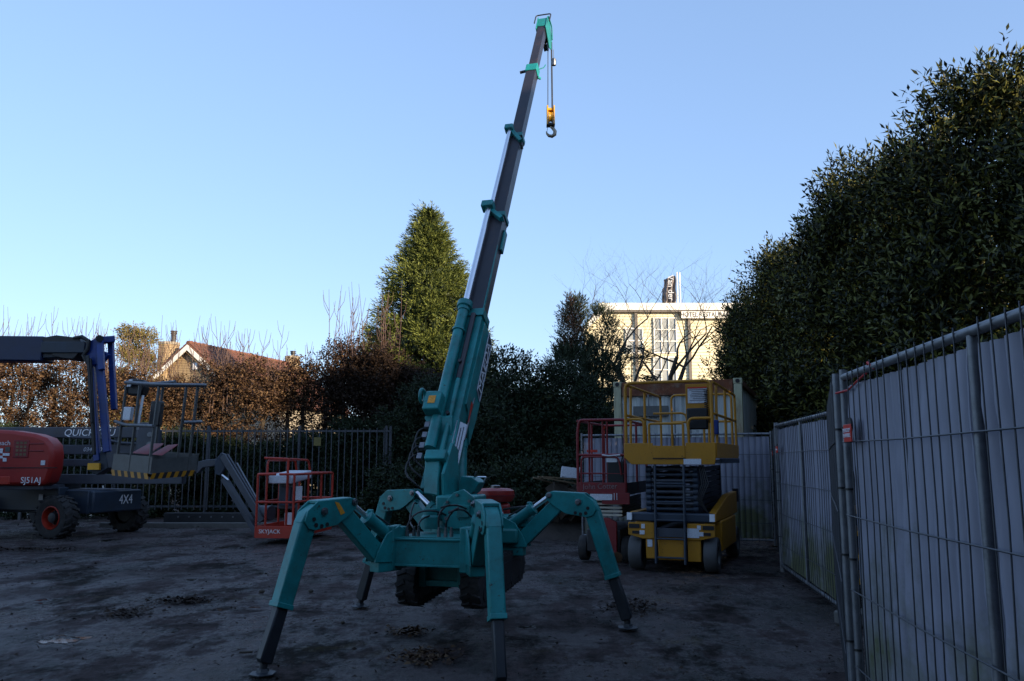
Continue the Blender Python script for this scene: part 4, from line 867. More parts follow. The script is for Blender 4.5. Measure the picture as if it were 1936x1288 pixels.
# ------------------------------------------------------------------ small red scissor lift
def red_lift():
    ang = R(-19)
    t = thing('scissor_lift', 'small dark red scissor lift left of the yellow one, narrow cage with scratched lettering', 'scissor lift', (1.66, 13.65, 0), ang, local=True)
    Dr = M['dark_red']; pw = .37; pl = .92
    for x in (-.33, .33):
        for y in (-.70, .70): wheel(t, (x, y, .19), (1 if x > 0 else -1, 0, 0), .19, .13, rimm=M['dark'])
    MB().box((0, 0, .32), (.52, 1.75, .34)).build('chassis', M['dark'], t, .02)
    MB().prism([(-.10, -.9, .14), (.22, -.9, .14), (.22, -.9, .60), (.10, -.9, .66), (-.02, -.9, .66)], (0, .06, 0)).build('front_panel', Dr, t, .01)
    MB().box((-.05, -.945, .42), (.12, .03, .22), Matrix.Rotation(.2, 3, 'Y')).build('red_flap', M['red'], t, .01)
    for k in range(5):
        z = .70 + .055 * k
        MB().box((.02, -.86, z), (.56, .06, .03)).build('scissor_bar', M['cream'], t, .004)
        for s in (-1, 1): MB().beam((s * .26, -.84, z - .012), (s * .26, .84, z + .012), .035, .045).build('scissor_arm', M['dark'], t)
    MB().box((0, 0, 1.02), (pw * 2, pl * 2, .05)).build('deck', M['dark'], t)
    MB().box((0, -pl - .01, 1.10), (pw * 2, .03, .17)).build('toe_board', Dr, t, .004)
    lettering('John Cotter', .115, (-.02, -pl - .03, 1.125), (1, 0, .03), (0, 0, 1), M['faded'], t, squash=.95)
    MB().box((.22, -pl - .02, .95), (.42, .04, .17)).build('lower_plate', Dr, t, .004); decal(t, (.0, -pl - .045, .97), (.34, .012, .09), M['decal'])
    for x in (.2, .24): MB().box((x, -pl - .045, .98), (.010, .006, .10)).build('paint_run', M['decal'], t)
    for s in (-1, 1): MB().box((s * pw, 0, 1.10), (.02, pl * 2 - .04, .16)).build('toe_board', M['dark'], t)
    zt = 2.13
    def rail(name, pts, rad=.06, rr=.019): return MB().path(rpath(pts, rad), rr, 8).build(name, Dr, t)
    rail('front_rail', [(-pw, -pl, 1.05), (-pw, -pl, 1.95), (-pw + .03, -pl, zt), (pw, -pl, zt), (pw, -pl, 1.05)], .05, .022)
    rail('front_rail', [(-pw, -pl, 1.60), (pw, -pl, 1.60)], .02); rail('front_rail', [(-pw, -pl, 1.32), (pw, -pl, 1.32)], .02, .012)
    rail('gate_bar', [(-pw + .06, -pl - .02, 1.15), (-pw + .06, -pl - .02, 1.57), (pw - .1, -pl - .02, 1.57), (pw - .06, -pl - .02, 1.3)], .08, .014)
    for x in (-.20, .02, .09): rail('post', [(x, -pl + (.02 if x > -.1 else 0.05), 1.05), (x, -pl + (.02 if x > -.1 else .05), zt)], .02, .015)
    for s in (-1, 1):
        rail('side_rail', [(s * pw, -pl, zt - .01), (s * pw, pl, zt - .01), (s * pw, pl, 1.05)]); rail('side_rail', [(s * pw, -pl, 1.6), (s * pw, pl, 1.6)], .02); rail('post', [(s * pw, 0, 1.05), (s * pw, 0, zt)], .02)
    rail('back_rail', [(-pw, pl, zt - .01), (pw, pl, zt - .01)], .02); rail('back_rail', [(-pw, pl, 1.6), (pw, pl, 1.6)], .02)
    MB().box((.22, -pl + .06, 1.33), (.26, .14, .34)).build('control_box', M['black'], t, .02); decal(t, (.16, -pl - .005, 1.54), (.16, .012, .10))
    decal(t, (-.19, -pl + .2, 1.66), (.17, .012, .04), M['plate'])
    MB().path([(.02, -pl - .03, 1.60), (.12, -pl - .045, 1.585), (.3, -pl - .04, 1.60)], .012, 6).build('taped_handle', M['decal'], t)
    for k in range(3): MB().path([(.30, -pl + .1, 1.9), (.34 + .02 * k, -pl + .05, 1.7), (.30 + .03 * k, -pl + .06, 1.5)], .010, 6).build('cable', M['hose'], t)
red_lift()

# ------------------------------------------------------------------ red and grey boom lift at the left
def grey_lift():
    t = thing('boom_lift', 'red hooded boom lift with stacked grey arms and red basket lowered onto the yard', 'boom lift', (-10.2, 17.4, 0))
    ex = V((.945, -.33, 0)); ey = V((.33, .945, 0))          # chassis length (to the right) and across (away)
    W1 = V((-9.0, 16.75, 0)); W2 = W1 + ey * 1.85
    for c, s in ((W1, -1), (W2, 1)):
        for k in (0, 1): wheel(t, c - ex * 2.3 * k + Z * .40, ey * s, .405, .34, rimm=M['orange_red'], lugs=18, rimr=.58)
    # far right wheel seen from behind: rim inside
    mid = (W1 + W2) / 2
    def cb(cx, cy, z0, z1, lx, ly, name, m, bev=.02):
        c = mid + ex * cx + ey * cy + Z * (z0 + z1) / 2; Mr_ = Matrix((ex, ey, Z)).transposed()
        return MB().box(c, (lx, ly, z1 - z0), Mr_).build(name, m, t, bev)
    cb(-1.1, 0, .45, .92, 3.0, 1.15, 'chassis', M['navy'])
    e = cb(.32, .12, .46, .90, .34, 1.30, 'front_plate', M['navy'], .03)
    lettering('4X4', .27, mid + ex * .495 + ey * .32 + Z * .70, ey, Z, M['white'], e, squash=.8, bold=.006)
    cb(-1.3, -.62, .50, .98, 2.2, .25, 'side_box', M['navy'])
    decal(t, mid + ex * -.62 - ey * .78 + Z * .78, (.10, .012, .12), M['decal'], M3=Matrix((ex, ey, Z)).transposed())
    MB().lathe([(.55, 0), (.55, .12)], mid - ex * 1.2 + Z * .93, Z, 28).build('turntable', M['dark'], t)
    # red hood, along x with rounded right end
    y0 = 16.35; pts = []
    prof = [(-12.10, 1.06), (-9.12, 1.02), (-9.03, 1.10), (-8.97, 1.32), (-8.96, 1.62), (-9.00, 1.82), (-9.12, 1.95), (-9.35, 2.03), (-9.80, 2.10), (-10.40, 2.13), (-12.10, 2.14)]
    h = MB().prism([(x, y0 + .24, z) for x, z in prof], (0, .48, 0)).build('hood', M['red'], t, .07)
    MB().box((-10.2, y0 - .004, 1.375), (2.7, .02, .014)).build('seam', M['black'], t)
    MB().box((-9.58, y0 + .0, 1.74), (.30, .03, .34)).build('vent_recess', M['dark_red'], t, .008); 
    for k in range(4):
        for j in range(3): MB().box((-9.65 + .075 * j, y0 - .017, 1.63 + .075 * k), (.05, .008, .045)).build('button_plate', M['timber'], t)
    for z in (1.84, 1.70): MB().box((-9.30, y0 - .0, z), (.32, .025, .03)).build('louvre', M['dark_red'], t, .01)
    for x, z, w_, hh, mm in [(-9.98, 1.70, .10, .09, 'decal'), (-9.84, 1.73, .09, .09, 'basketgrey'), (-9.86, 1.63, .13, .05, 'decal'), (-9.98, 1.58, .12, .05, 'decal'), (-9.88, 1.53, .07, .07, 'decal'), (-9.13, 1.47, .08, .09, 'decal')]:
        decal(t, (x, y0 - .012, z), (w_, .012, hh), M[mm])
    lettering('SJ51AJ', .165, (-9.34, y0 - .006, 1.13), (1, 0, 0), Z, M['white'], h, squash=.92, bold=.003)
    lettering('reach', .13, (-9.94, y0 - .006, 1.85), (1, 0, 0), Z, M['decal'], h)
    lettering('SKYJACK', .25, (-10.12, y0 - .006, 1.90), (1, 0, 0), Z, M['decal'], h, align='RIGHT', shear=.2)
    lettering('KOK', .14, (-10.05, y0 - .006, 1.24), (1, 0, 0), Z, M['white'], h, align='RIGHT', bold=.003)
    MB().box((-9.85, y0 - .0, 1.13), (.20, .03, .16)).build('hook_recess', M['orange_red'], t, .02)
    MB().box((-10.6, y0 + .5, .99), (2.9, .8, .08)).build('hood_floor', M['grey'], t, .01)
    # stacked grey arms
    ya = 17.75
    def arm(x0, x1, z, hh, yy=ya, m='grey', dz=0, w_=.24): return MB().beam((x0, yy, z), (x1, yy, z + dz), w_, hh).build('arm', M[m], t, .012)
    a1 = arm(-10.9, -7.55, 2.10, .22); a2 = arm(-10.6, -7.7, 1.74, .20); arm(-10.6, -7.8, 1.47, .15); arm(-10.4, -6.85, 1.13, .20, yy=17.6)
    lettering('QUICK', .205, (-9.14, ya - .125, 2.09), (1, 0, 0), Z, M['white'], a1, shear=.2, bold=.004, squash=1.0, align='CENTER')
    lettering('YOU', .205, (-8.60, ya - .125, 2.09), (1, 0, 0), Z, M['white'], a1, shear=.2, bold=.004, align='CENTER')
    lettering('0345 60 60', .12, (-8.75, ya - .125, 1.74), (1, 0, 0), Z, M['decal'], a2, shear=.2)
    MB().path([(-9.3, ya - .14, 2.0), (-8.7, ya - .2, 1.98), (-8.2, ya - .16, 1.88), (-7.8, ya - .15, 1.86)], .03, 8).build('hose', M['grey'], t)
    for x in (-7.6, -10.5): MB().box((x, ya, 1.62), (.22, .30, 1.1)).build('knuckle', M['navy'], t, .03)
    MB().box((-7.62, 17.5, 1.95), (.45, .12, .7)).build('valve_plate', M['grey'], t, .02)
    for z in (1.85, 2.05): MB().lathe([(.05, 0), (.05, .05)], (-7.55, 17.44, z), (0, -1, 0), 12).build('knob', M['galv'], t)
    # jib
    J0 = at(362, 884, 17.4); J1 = at(412, 868, 17.4)
    MB().beam((-6.9, 17.5, J0.z), J0, .2, .28).build('jib_link', M['grey'], t, .01)
    MB().prism([at(357, 873, 17.3), at(378, 873, 17.3), at(392, 869, 17.3), at(412, 868, 17.3), at(414, 880, 17.3), at(402, 882, 17.3), at(386, 884, 17.3), at(376, 895, 17.3), at(358, 897, 17.3)], (0, .16, 0)).build('jib_bracket', M['grey'], t, .01)
    E0 = at(424, 862, 17.2); E1 = at(498, 985, 16.9); F0 = at(424, 905, 17.2); F1 = at(487, 1008, 16.9)
    MB().prism([at(408, 872, 17.2), at(420, 856, 17.2), at(428, 860, 17.2), at(430, 880, 17.2), at(418, 900, 17.2), at(408, 896, 17.2)], (0, .14, 0)).build('knuckle', M['navy'], t, .01)
    for dy in (-.09, .09): MB().beam(E0 + V((0, dy, 0)), E1 + V((0, dy, 0)), .05, .13).build('jib_arm', M['grey'], t, .006)
    MB().beam(F0, F1, .14, .10).build('jib_arm', M['grey'], t, .008)
    MB().beam(at(447, 876, 17.4), at(487, 948, 17.1), .04, .04).build('jib_rod', M['galv'], t)
    MB().tube(at(420, 898, 17.15), at(432, 908, 17.1), .022, 8).build('jib_cylinder', M['chrome'], t)
    MB().lathe([(.15, -.17), (.15, .17)], at(500, 970, 17.0), (.9, -.4, 0), 16).build('rotator', M['grey'], t, .01)
    # red basket on the ground
    N = gnd(552, 1029); N = V((N.x, N.y, 0)); Rt = gnd(649, 1004); d2 = V((Rt.x - N.x, Rt.y - N.y, 0)).normalized() * 2.1; d1 = V((-d2.y, d2.x, 0)).normalized() * .72; OR = M['orange_red']
    z0 = .10; 
    def q(a, b_, z): return N + d1 * a + d2 * b_ + Z * z
    MB().prism([q(0, 0, .14), q(1, 0, .14), q(1, 1, .14), q(0, 1, .14)], Z * .05).build('basket_floor', M['orange_red'], t)
    tb = MB()
    for a, b_ in (((0, 0), (1, 0)), ((0, 0), (0, 1)), ((1, 0), (1, 1)), ((0, 1), (1, 1))): tb.beam(q(*a, .21), q(*b_, .21), .025, .22)
    tb.build('toe_board', OR, t, .005)
    lettering('JLG LIFT', .13, q(.5, 0, .21) - d2.normalized() * .02, -d1, Z, M['white'], t, bold=.004) if False else None
    lettering('SKYJACK', .105, q(.6, 0, .22) - d2.normalized() * .016, -d1, Z, M['white'], t, bold=.006)
    lettering('LIFT', .10, q(0, .62, .22) - d1.normalized() * .016, d2, Z, M['decal'], t)
    tp = 1.26
    for a, b_ in ((0, 0), (.98, 0), (0, .34), (0, .68), (0, 1), (1, 1), (1, .5)):
        l = .03; MB().path([q(a, b_, .2), q(a + (.0), b_, tp)], .022, 8).build('post', OR, t)
    MB().path(rpath([q(.5, 0, tp), q(1, 0, tp), q(1, 1, tp), q(0, 1, tp), q(0, 0, tp), q(.4, 0, tp)], .08), .023, 8).build('top_rail', OR, t)
    MB().path(rpath([q(1, 0, .75), q(0, 0, .75), q(0, 1, .75), q(1, 1, .75), q(1, 0, .75)], .06), .020, 8).build('middle_rail', OR, t)
    MB().path(rpath([q(.86, .1, .2), q(.86, .1, 1.52), q(.86, .75, 1.52), q(.86, .80, 1.25)], .1), .022, 8).build('console_guard', OR, t)
    MB().path(rpath([q(.3, .1, .25), q(.3, .1, 1.54), q(.95, .1, 1.56)], .02), .024, 8).build('console_guard', OR, t)
    MB().path(rpath([q(.3, .12, 1.54), q(.3, .60, 1.52), q(.3, .66, 1.2)], .1), .022, 8).build('console_guard', OR, t)
    MB().prism([q(.2, .12, 1.16), q(.85, .12, 1.16), q(.85, .6, 1.24), q(.2, .6, 1.24)], Z * .16).build('console', M['decal'], t, .02)
    MB().prism([q(.3, .25, .6), q(.7, .25, .6), q(.7, .25, 1.1), q(.3, .25, 1.1)], d2.normalized() * .06).build('panel', M['grey'], t, .02)
    MB().prism([q(.35, .22, .66), q(.64, .22, .66), q(.64, .22, 1.02), q(.35, .22, 1.02)], d2.normalized() * .05).build('screen', M['navy'], t, .01)
    decal(t, q(.15, .25, .9), (.12, .03, .26)); decal(t, q(.4, .25, .42), (.14, .10, .22), M['decal'], 'socket_box')
grey_lift()

# ------------------------------------------------------------------ blue boom lift with the grey basket
def blue_lift():
    t = thing('boom_lift', 'blue boom lift at the left with grey basket edged in yellow and black', 'boom lift', (-10.2, 13.2, 0))
    B = M['blue']; Yb = 11.9
    L0 = V((-11.0, Yb, at(0, 662, Yb).z)); K = at(150, 660, Yb)
    MB().beam(L0, K, .26, .30).build('boom', M['navy'], t, .02)
    MB().beam((L0.x, Yb - .0, K.z + .03), at(92, 662, Yb), .32, .36).build('boom', bpy.data.materials.get('night_blue_paint') or mat('night_blue_paint', (.008, .018, .06), .45, var=.3), t, .02)
    MB().box(at(120, 657, Yb - .17), (.62, .05, .16)).build('boom_cap', M['navy'], t, .01)
    MB().prism([at(90, 642, Yb), at(118, 637, Yb), at(160, 642, Yb), at(170, 660, Yb), at(150, 682, Yb), at(128, 680, Yb), at(112, 676, Yb)], (0, .34, 0)).build('boom_head', M['dark'], t, .01)
    MB().path([at(140, 640, Yb - .15), at(155, 637, Yb - .18), at(168, 645, Yb - .2), at(166, 660, Yb - .2), at(158, 672, Yb - .2), at(168, 690, Yb - .2)], .03, 8).build('hose', M['hose'], t)
    MB().path([at(150, 640, Yb + .12), at(162, 640, Yb + .12), at(172, 655, Yb + .1)], .02, 8).build('hose', M['hose'], t)
    # knuckle
    for dy in (-.14, .14):
        MB().prism([at(160, 652, Yb + dy), at(188, 636, Yb + dy), at(196, 636, Yb + dy), at(190, 660, Yb + dy), at(186, 690, Yb + dy), at(170, 692, Yb + dy), at(162, 675, Yb + dy)], (0, .05, 0)).build('knuckle_plate', B, t, .008)
    MB().tube(at(188, 640, Yb - .2), at(188, 640, Yb + .2), .05, 12).build('pin', M['dark'], t)
    for px0, py0, px1, py1, dy, w_, m_ in [(172, 684, 184, 872, -.1, .085, 'blue'), (189, 640, 192, 700, -.12, .085, 'blue'), (189, 690, 203, 855, -.12, .10, 'blue'), (209, 638, 216, 775, .1, .075, 'blue'), (178, 690, 176, 800, .12, .06, 'navy'), (170, 678, 178, 860, -.22, .045, 'hose'), (166, 672, 174, 800, -.24, .035, 'hose')]:
        MB().beam(at(px0, py0, Yb + dy), at(px1, py1, Yb + dy - .1), .07 if m_ != 'hose' else w_, w_, (1, 0, 0)).build('jib_arm' if m_ == 'blue' else 'hose', M[m_], t, .008)
    MB().beam(at(188, 644, Yb - .05), at(216, 642, Yb + .05), .2, .09).build('jib_bracket', B, t, .01)
    MB().beam(at(176, 700, Yb), at(204, 668, Yb), .1, .08).build('jib_brace', B, t, .01)
    MB().prism([at(180, 865, Yb - .1), at(206, 850, Yb - .1), at(212, 885, Yb - .1), at(190, 898, Yb - .1), at(174, 890, Yb - .1)], (0, .22, 0)).build('basket_joint', M['navy'], t, .01)
    MB().box(at(178, 882, Yb - .25), (.16, .05, .09)).build('warning_mark', M['hookyellow'], t)
    # basket frame with its own slight tilt
    N = at(284, 905, 10.9); d1 = V((-.80, .60, .045)).normalized(); d2 = V((.60, .80, .06)).normalized(); up = (Z + V((.075, -.03, 0))).normalized()
    L1 = .98; L2 = .66; 
    def q(a, b_, z): return N + d1 * a * L1 + d2 * b_ * L2 + up * z
    G_ = M['basketgrey']; H_ = 1.22
    cut = [(.0, .0)]
    foot = [q(.12, 0, 0), q(1, 0, 0), q(1, 1, 0), q(0, 1, 0), q(0, .15, 0)]
    MB().prism([p + up * .03 for p in foot], up * .04).build('floor', M['dark'], t)
    def wall(a, b_, z0, z1, m, name, out=.0): return MB().prism([q(*a, z0), q(*b_, z0), q(*b_, z1), q(*a, z1)], V((0, .03, 0))).build(name, m, t)
    wall((0, 0), (1, 0), .06, .28, G_, 'kick_plate'); wall((0, 0), (0, 1), .06, .25, G_, 'kick_plate'); wall((1, 0), (1, 1), .06, .28, G_, 'kick_plate'); wall((0, 1), (1, 1), .06, .28, G_, 'kick_plate')
    def stripes(a, b_, n):
        a = V((*a, 0)); b_ = V((*b_, 0))
        for k in range(n):
            m_ = M['yellow'] if k % 2 == 0 else M['black']
            p0 = a.lerp(b_, k / n); p1 = a.lerp(b_, (k + 1) / n); sh = (b_ - a) / n * .5
            MB().prism([q(p0.x, p0.y, -.01) + V((0, -.03, 0)), q(p1.x, p1.y, -.01) + V((0, -.03, 0)), q((p1 + sh).x, (p1 + sh).y, .065) + V((0, -.03, 0)), q((p0 + sh).x, (p0 + sh).y, .065) + V((0, -.03, 0))], (0, .02, 0)).build('hazard_stripe', m_, t)
    stripes((0.02, 0), (.95, 0), 11); stripes((0, .02), (0, .93), 11)
    for a, b_ in ((.93, .02), (.55, 0), (.06, .0), (0, .80), (1, .9), (.5, 1)):
        MB().beam(q(a, b_, .05), q(a, b_, H_), .034, .030, d1).build('post', G_, t, .006)
    def rr(name, pts, r=.021): return MB().path(rpath([q(*p) for p in pts], .12), r, 8).build(name, M['galv'], t)
    rr('top_rail', [(.92, -.02, H_ + .04), (0, -.04, H_), (-.04, 1, H_), (.9, 1.04, H_), (1.0, .4, H_)], .024)
    rr('middle_rail', [(1.12, .02, .72), (.75, -.04, .68), (.02, -.06, .68)], .022); rr('middle_rail', [(.3, 1.0, .70), (-.02, 1.02, .72), (-.06, .7, .72), (-.06, .66, .72)], .022)
    rr('inner_rail', [(.98, .5, H_ + .02), (.3, .55, H_ + .05)], .02)
    MB().prism([q(.98, .15, 1.08), q(.70, .25, 1.06), q(.66, .25, 1.20), q(.72, .25, 1.29), q(.98, .15, 1.31)], V((0, .2, 0))).build('control_console', M['black'], t, .03)
    MB().prism([q(.52, .3, .66), q(.26, .3, .66), q(.26, .3, 1.0), q(.52, .3, 1.0)], V((0, .12, 0))).build('dark_cover', M['dark'], t, .02)
    MB().prism([q(.86, .0, .74), q(.66, .0, .74), q(.66, .0, .92), q(.86, .0, .92)], V((0, .10, 0))).build('socket_box', M['decal'], t, .01)
    MB().prism([q(.58, .05, .62), q(.50, .05, .62), q(.46, .05, 1.08), q(.52, .05, 1.08)], V((0, .02, 0))).build('manual_tube', M['decal'], t)
    MB().prism([q(.88, -.01, 1.20), q(.78, -.01, 1.20), q(.74, -.01, 1.30), q(.84, -.01, 1.30)], V((0, .02, 0))).build('label_plate', M['decal'], t)
    for k in range(2):
        MB().prism([q(.75 - .5 * k, .2, .30), q(.35 - .35 * k, .2, .30), q(.35 - .35 * k, .5, .42), q(.75 - .5 * k, .5, .40)], V((0, .03, .02))).build('red_board', M['dark_red'], t)
    # turret, risers and chassis mostly beyond the left edge of the photograph
    c = V((-10.75, 13.9, 0))
    for dx in (-1.15, 1.15):
        for dy in (-.95, .95): wheel(t, c + V((dx, dy, .45)), (0, 1 if dy > 0 else -1, 0), .45, .32, rimm=M['basketgrey'], lugs=18)
    MB().box(c + Z * .6, (2.8, 1.5, .4)).build('chassis', M['navy'], t, .03)
    MB().prism([at(78, 934, 16.3), at(175, 932, 16.3), at(150, 940, 16.1), at(95, 942, 16.1)], Z * .04).build('cover_plate', B, t) if False else None
    MB().lathe([(.55, 0), (.55, .15)], c + Z * .8, Z, 24).build('turntable', M['dark'], t)
    MB().box(c + V((-.9, 0, 1.35)), (1.9, 1.5, .85)).build('counterweight', B, t, .08)
    MB().beam(c + V((-1.2, -.3, 1.7)), (-11.1, Yb, K.z - .1), .3, .35).build('riser', B, t, .02)
    MB().box((-11.05, (Yb + 13.0) / 2, K.z - .1), (.4, 1.4, .5)).build('knuckle', B, t, .03)
blue_lift()
p = gnd(120, 940, .95); o = MB(); q0 = gnd(78, 936, .945); q1 = gnd(172, 934, .945); q2 = gnd(138, 944, .945); q3 = gnd(88, 945, .945)
# ------------------------------------------------------------------ spider crane
CR = thing('spider_crane', 'turquoise spider crane on four splayed legs with its telescopic boom raised high', 'crane', (-.43, 7.78, 0))
T = M['teal']; TD = M['teal_dark']
bx = V((.252, .968, 0)); rx = V((.968, -.252, 0)); C0 = V((-.43, 7.95, 0))      # machine axis (away) and right
F3 = Matrix((rx, bx, Z)).transposed()
def mp(r_, b_, z): return C0 + rx * r_ + bx * b_ + Z * z
def cbox(name, r_, b_, z, sz, m=T, bev=.006, parent=CR): return MB().box(mp(r_, b_, z), sz, F3).build(name, m, parent, bev)
# tracks
for s in (-1, 1):
    cy_ = s * .285; zc = .47; L = .80; rr_ = .185
    prof = []
    for i in range(9): a = math.pi / 2 + math.pi * i / 8; prof.append((-L + rr_ + math.cos(a) * rr_ , zc + math.sin(a) * rr_))
    for i in range(9): a = -math.pi / 2 + math.pi * i / 8; prof.append((L - .13 + math.cos(a) * (rr_ * .8), zc + .035 + math.sin(a) * (rr_ * .8)))
    tr = MB().prism([mp(cy_, b_, z) for b_, z in prof], rx * .17).build('track', M['rubber'], CR, .012)
    lug = MB(); n = len(prof)
    per = [V((b_, z, 0)) for b_, z in prof]; per.append(per[0]); tot = sum((per[i + 1] - per[i]).length for i in range(n)); d = 0; k = 0
    nl = 40; targets = [tot * i / nl for i in range(nl)]
    for i in range(n):
        seg = per[i + 1] - per[i]; l = seg.length
        while k < nl and targets[k] < d + l:
            p = per[i] + seg * ((targets[k] - d) / l); tg = seg.normalized(); nr = V((tg.y, -tg.x, 0)) * 1
            nw = bx * nr.x + Z * nr.y
            if (p - V((0, zc, 0))).dot(nr) < 0: nw = -nw
            tw = bx * tg.x + Z * tg.y; w0 = mp(cy_, p.x, p.y) + nw * .010
            for q in (-1, 1): lug.beam(w0 + rx * q * .084 + tw * .016 - nw * .008, w0 + rx * q * .008 - tw * .016 - nw * .008, .036, .022, nw)
            k += 1
        d += l
    lug.build('tread_lugs', M['rubber'], tr)
    MB().prism([mp(cy_ + s * .0, b_ * .86, zc + (z - zc) * .62) for b_, z in prof], rx * .175).build('track_frame', M['dark'], tr, .005)
    for b_ in (-.62, -.3, .0, .3, .6): MB().lathe([(.06, -.092), (.06, .092)], mp(cy_, b_, .40), rx, 14).build('roller', M['dark'], tr)
cbox('lower_frame', 0, 0, .60, (.36, 1.2, .16), TD); cbox('belly_plate', -.02, -.62, .55, (.36, .04, .20), TD)
for r_ in (-.17, .18): cbox('bracket', r_, -.66, .60, (.06, .08, .30), T)
cbox('belly_rail', 0, -.66, .48, (.34, .05, .05), T)
# front beam and frame
fb = -1.0
cbox('front_beam', -.02, fb, .77, (.60, .012, .20), T, .003); cbox('beam_flange', -.02, fb + .03, .875, (.62, .10, .016), T, .003); cbox('beam_flange', -.02, fb + .03, .665, (.62, .10, .016), T, .003)
cbox('main_frame', 0, -.25, .78, (.46, 1.5, .18), T); cbox('deck_plate', 0, -.72, .885, (.56, .50, .012), TD, .002)
for r_ in (-.33, .31): cbox('beam_end', r_, fb + .05, .80, (.07, .18, .36), T, .01)
for i, (r_, b_) in enumerate([(-.22, -.93), (-.17, -.90), (-.12, -.93), (.06, -.93), (.12, -.93), (.16, -.9)]):
    MB().lathe([(.016, 0), (.016, .05), (.010, .05), (.010, .08)], mp(r_, b_, .89), Z, 8).build('hose_fitting', M['steel'], CR)
for k, pts in enumerate([[(-.22, -.93, .97), (-.2, -.9, 1.08), (-.05, -.7, 1.1), (.05, -.5, 1.0)], [(.06, -.93, .97), (.05, -.95, 1.12), (.16, -.85, 1.16), (.2, -.6, 1.1)], [(.12, -.93, .97), (.14, -.98, 1.08), (.24, -.9, 1.14), (.28, -.6, 1.0)], [(-.12, -.93, .97), (-.16, -.8, 1.03), (-.05, -.5, 1.06), (0, -.3, 1.0)], [(-.17, -.9, .95), (-.3, -.7, 1.0), (-.33, -.5, 1.15), (-.42, -.2, 1.12)]]):
    MB().path(rpath([mp(*p) for p in pts], .12), .008, 7).build('hose', M['hose'], CR)
# slew ring and turret
sc = mp(.05, -.32, 0)
MB().lathe([(.26, .875), (.26, .93), (.23, .95), (.23, 1.0)], sc, Z, 36).build('slew_ring', TD, CR)
cbox('turret', .05, -.30, 1.10, (.34, .46, .22), T, .02)
MB().lathe([(.08, .93), (.08, 1.03), (.06, 1.05), (.06, 1.10)], mp(-.13, -.62, 0), Z, 20).build('slew_motor', TD, CR)
MB().prism([mp(.05, -.58, .93), mp(.26, -.58, .93), mp(.30, -.58, 1.06), mp(.26, -.58, 1.20), mp(.16, -.58, 1.27), mp(.07, -.58, 1.24), mp(-.02, -.58, 1.14), mp(-.03, -.58, 1.0)], bx * .035).build('turret_plate', T, CR, .005)
for a, b_ in ((.01, 1.02), (.02, 1.16), (.11, 1.22), (.22, 1.17), (.25, 1.03)): MB().lathe([(.013, 0), (.013, .02)], mp(a, -.60, b_), -bx, 8).build('bolt', M['steel'], CR)
MB().prism([mp(.11, -.61, 1.03), mp(.22, -.61, 1.03), mp(.23, -.61, 1.13), mp(.12, -.61, 1.14)], bx * .03).build('cover_plate', TD, CR, .004)
for r_ in (-.09,): MB().prism([mp(r_, -.40, 1.15), mp(r_, .0, 1.15), mp(r_, -.02, 1.62), mp(r_, -.18, 1.68), mp(r_, -.42, 1.40)], rx * .03).build('mast_plate', T, CR, .004)
# boom
BO = V((-.70, 8.10, 1.40)); U = V((.146, .505, .85)).normalized(); S_ = V((.9607, -.2777, 0)); N_ = U.cross(S_); N_ = -N_ if N_.y > 0 else N_
S_ = S_.normalized()
def bp(s, a=0, n=0): return BO + U * s + S_ * a + N_ * n
def section(name, s0, s1, w_, h_, m, parent=CR, a=.02, n=0, bev=.006):
    # pentagonal tube: flat top (towards N_), folded belly
    pr = [(-w_ / 2, h_ / 2), (w_ / 2, h_ / 2), (w_ / 2, -h_ * .22), (w_ * .2, -h_ / 2), (-w_ * .2, -h_ / 2), (-w_ / 2, -h_ * .22)]
    b = MB(); v0 = [bp(s0, a + x, n + y) for x, y in pr]; v1 = [bp(s1, a + x, n + y) for x, y in pr]; k = len(pr)
    b.add(v0 + v1, [tuple(range(k)), tuple(range(k, 2 * k))[::-1]] + [(i, (i + 1) % k, k + (i + 1) % k, k + i) for i in range(k)])
    return b.build(name, m, parent, bev)
Bm = M['boom']
base = section('boom_base', -.25, 1.98, .235, .28, T)
s2 = section('boom_section', 1.9, 3.59, .20, .245, Bm); s3 = section('boom_section', 3.5, 5.18, .172, .215, Bm); s4 = section('boom_section', 5.1, 6.84, .148, .19, Bm); s5 = section('boom_section', 6.8, 7.96, .122, .165, Bm)
def collar(s, w_, h_, ln, m=T, parent=CR, wing=True):
    c = section('boom_collar', s - ln, s, w_, h_, m, parent)
    return c
collar(1.98, .27, .32, .10, T, base); c2 = collar(3.59, .225, .27, .07, T, s2); c3 = collar(5.18, .195, .24, .07, T, s3); c4 = collar(6.84, .172, .215, .16, T, s4)
# telescoping cylinders with their head blocks on the top face
def head(s, a, n, sz, parent):
    M3 = Matrix((S_, U, N_)).transposed(); return MB().box(bp(s, a, n), sz, M3).build('cylinder_head', T, parent, .012)
head(3.62, -.075, .20, (.15, .10, .13), s2); MB().beam(bp(3.58, -.04, .15), bp(3.42, .12, .14), .05, .10, N_).build('head_bracket', T, s2, .006)
head(5.21, -.06, .165, (.115, .09, .11), s3); MB().beam(bp(5.19, -.03, .13), bp(4.98, .12, .10), .05, .09, N_).build('head_bracket', T, s3, .006)
MB().path([bp(4.98, .12, .08), bp(4.93, .13, .08), bp(4.90, .13, .04)], .02, 8).build('hook_bracket', M['dark'], s3)
MB().tube(bp(2.0, -.065, .19), bp(3.6, -.065, .19), .034, 18).build('cylinder_rod', M['chrome'], CR)
MB().tube(bp(3.55, -.05, .165), bp(5.2, -.05, .165), .026, 18).build('cylinder_rod', M['chrome'], CR)
MB().tube(bp(.15, -.065, .20), bp(1.93, -.065, .20), .056, 20).build('cylinder_barrel', T, CR)
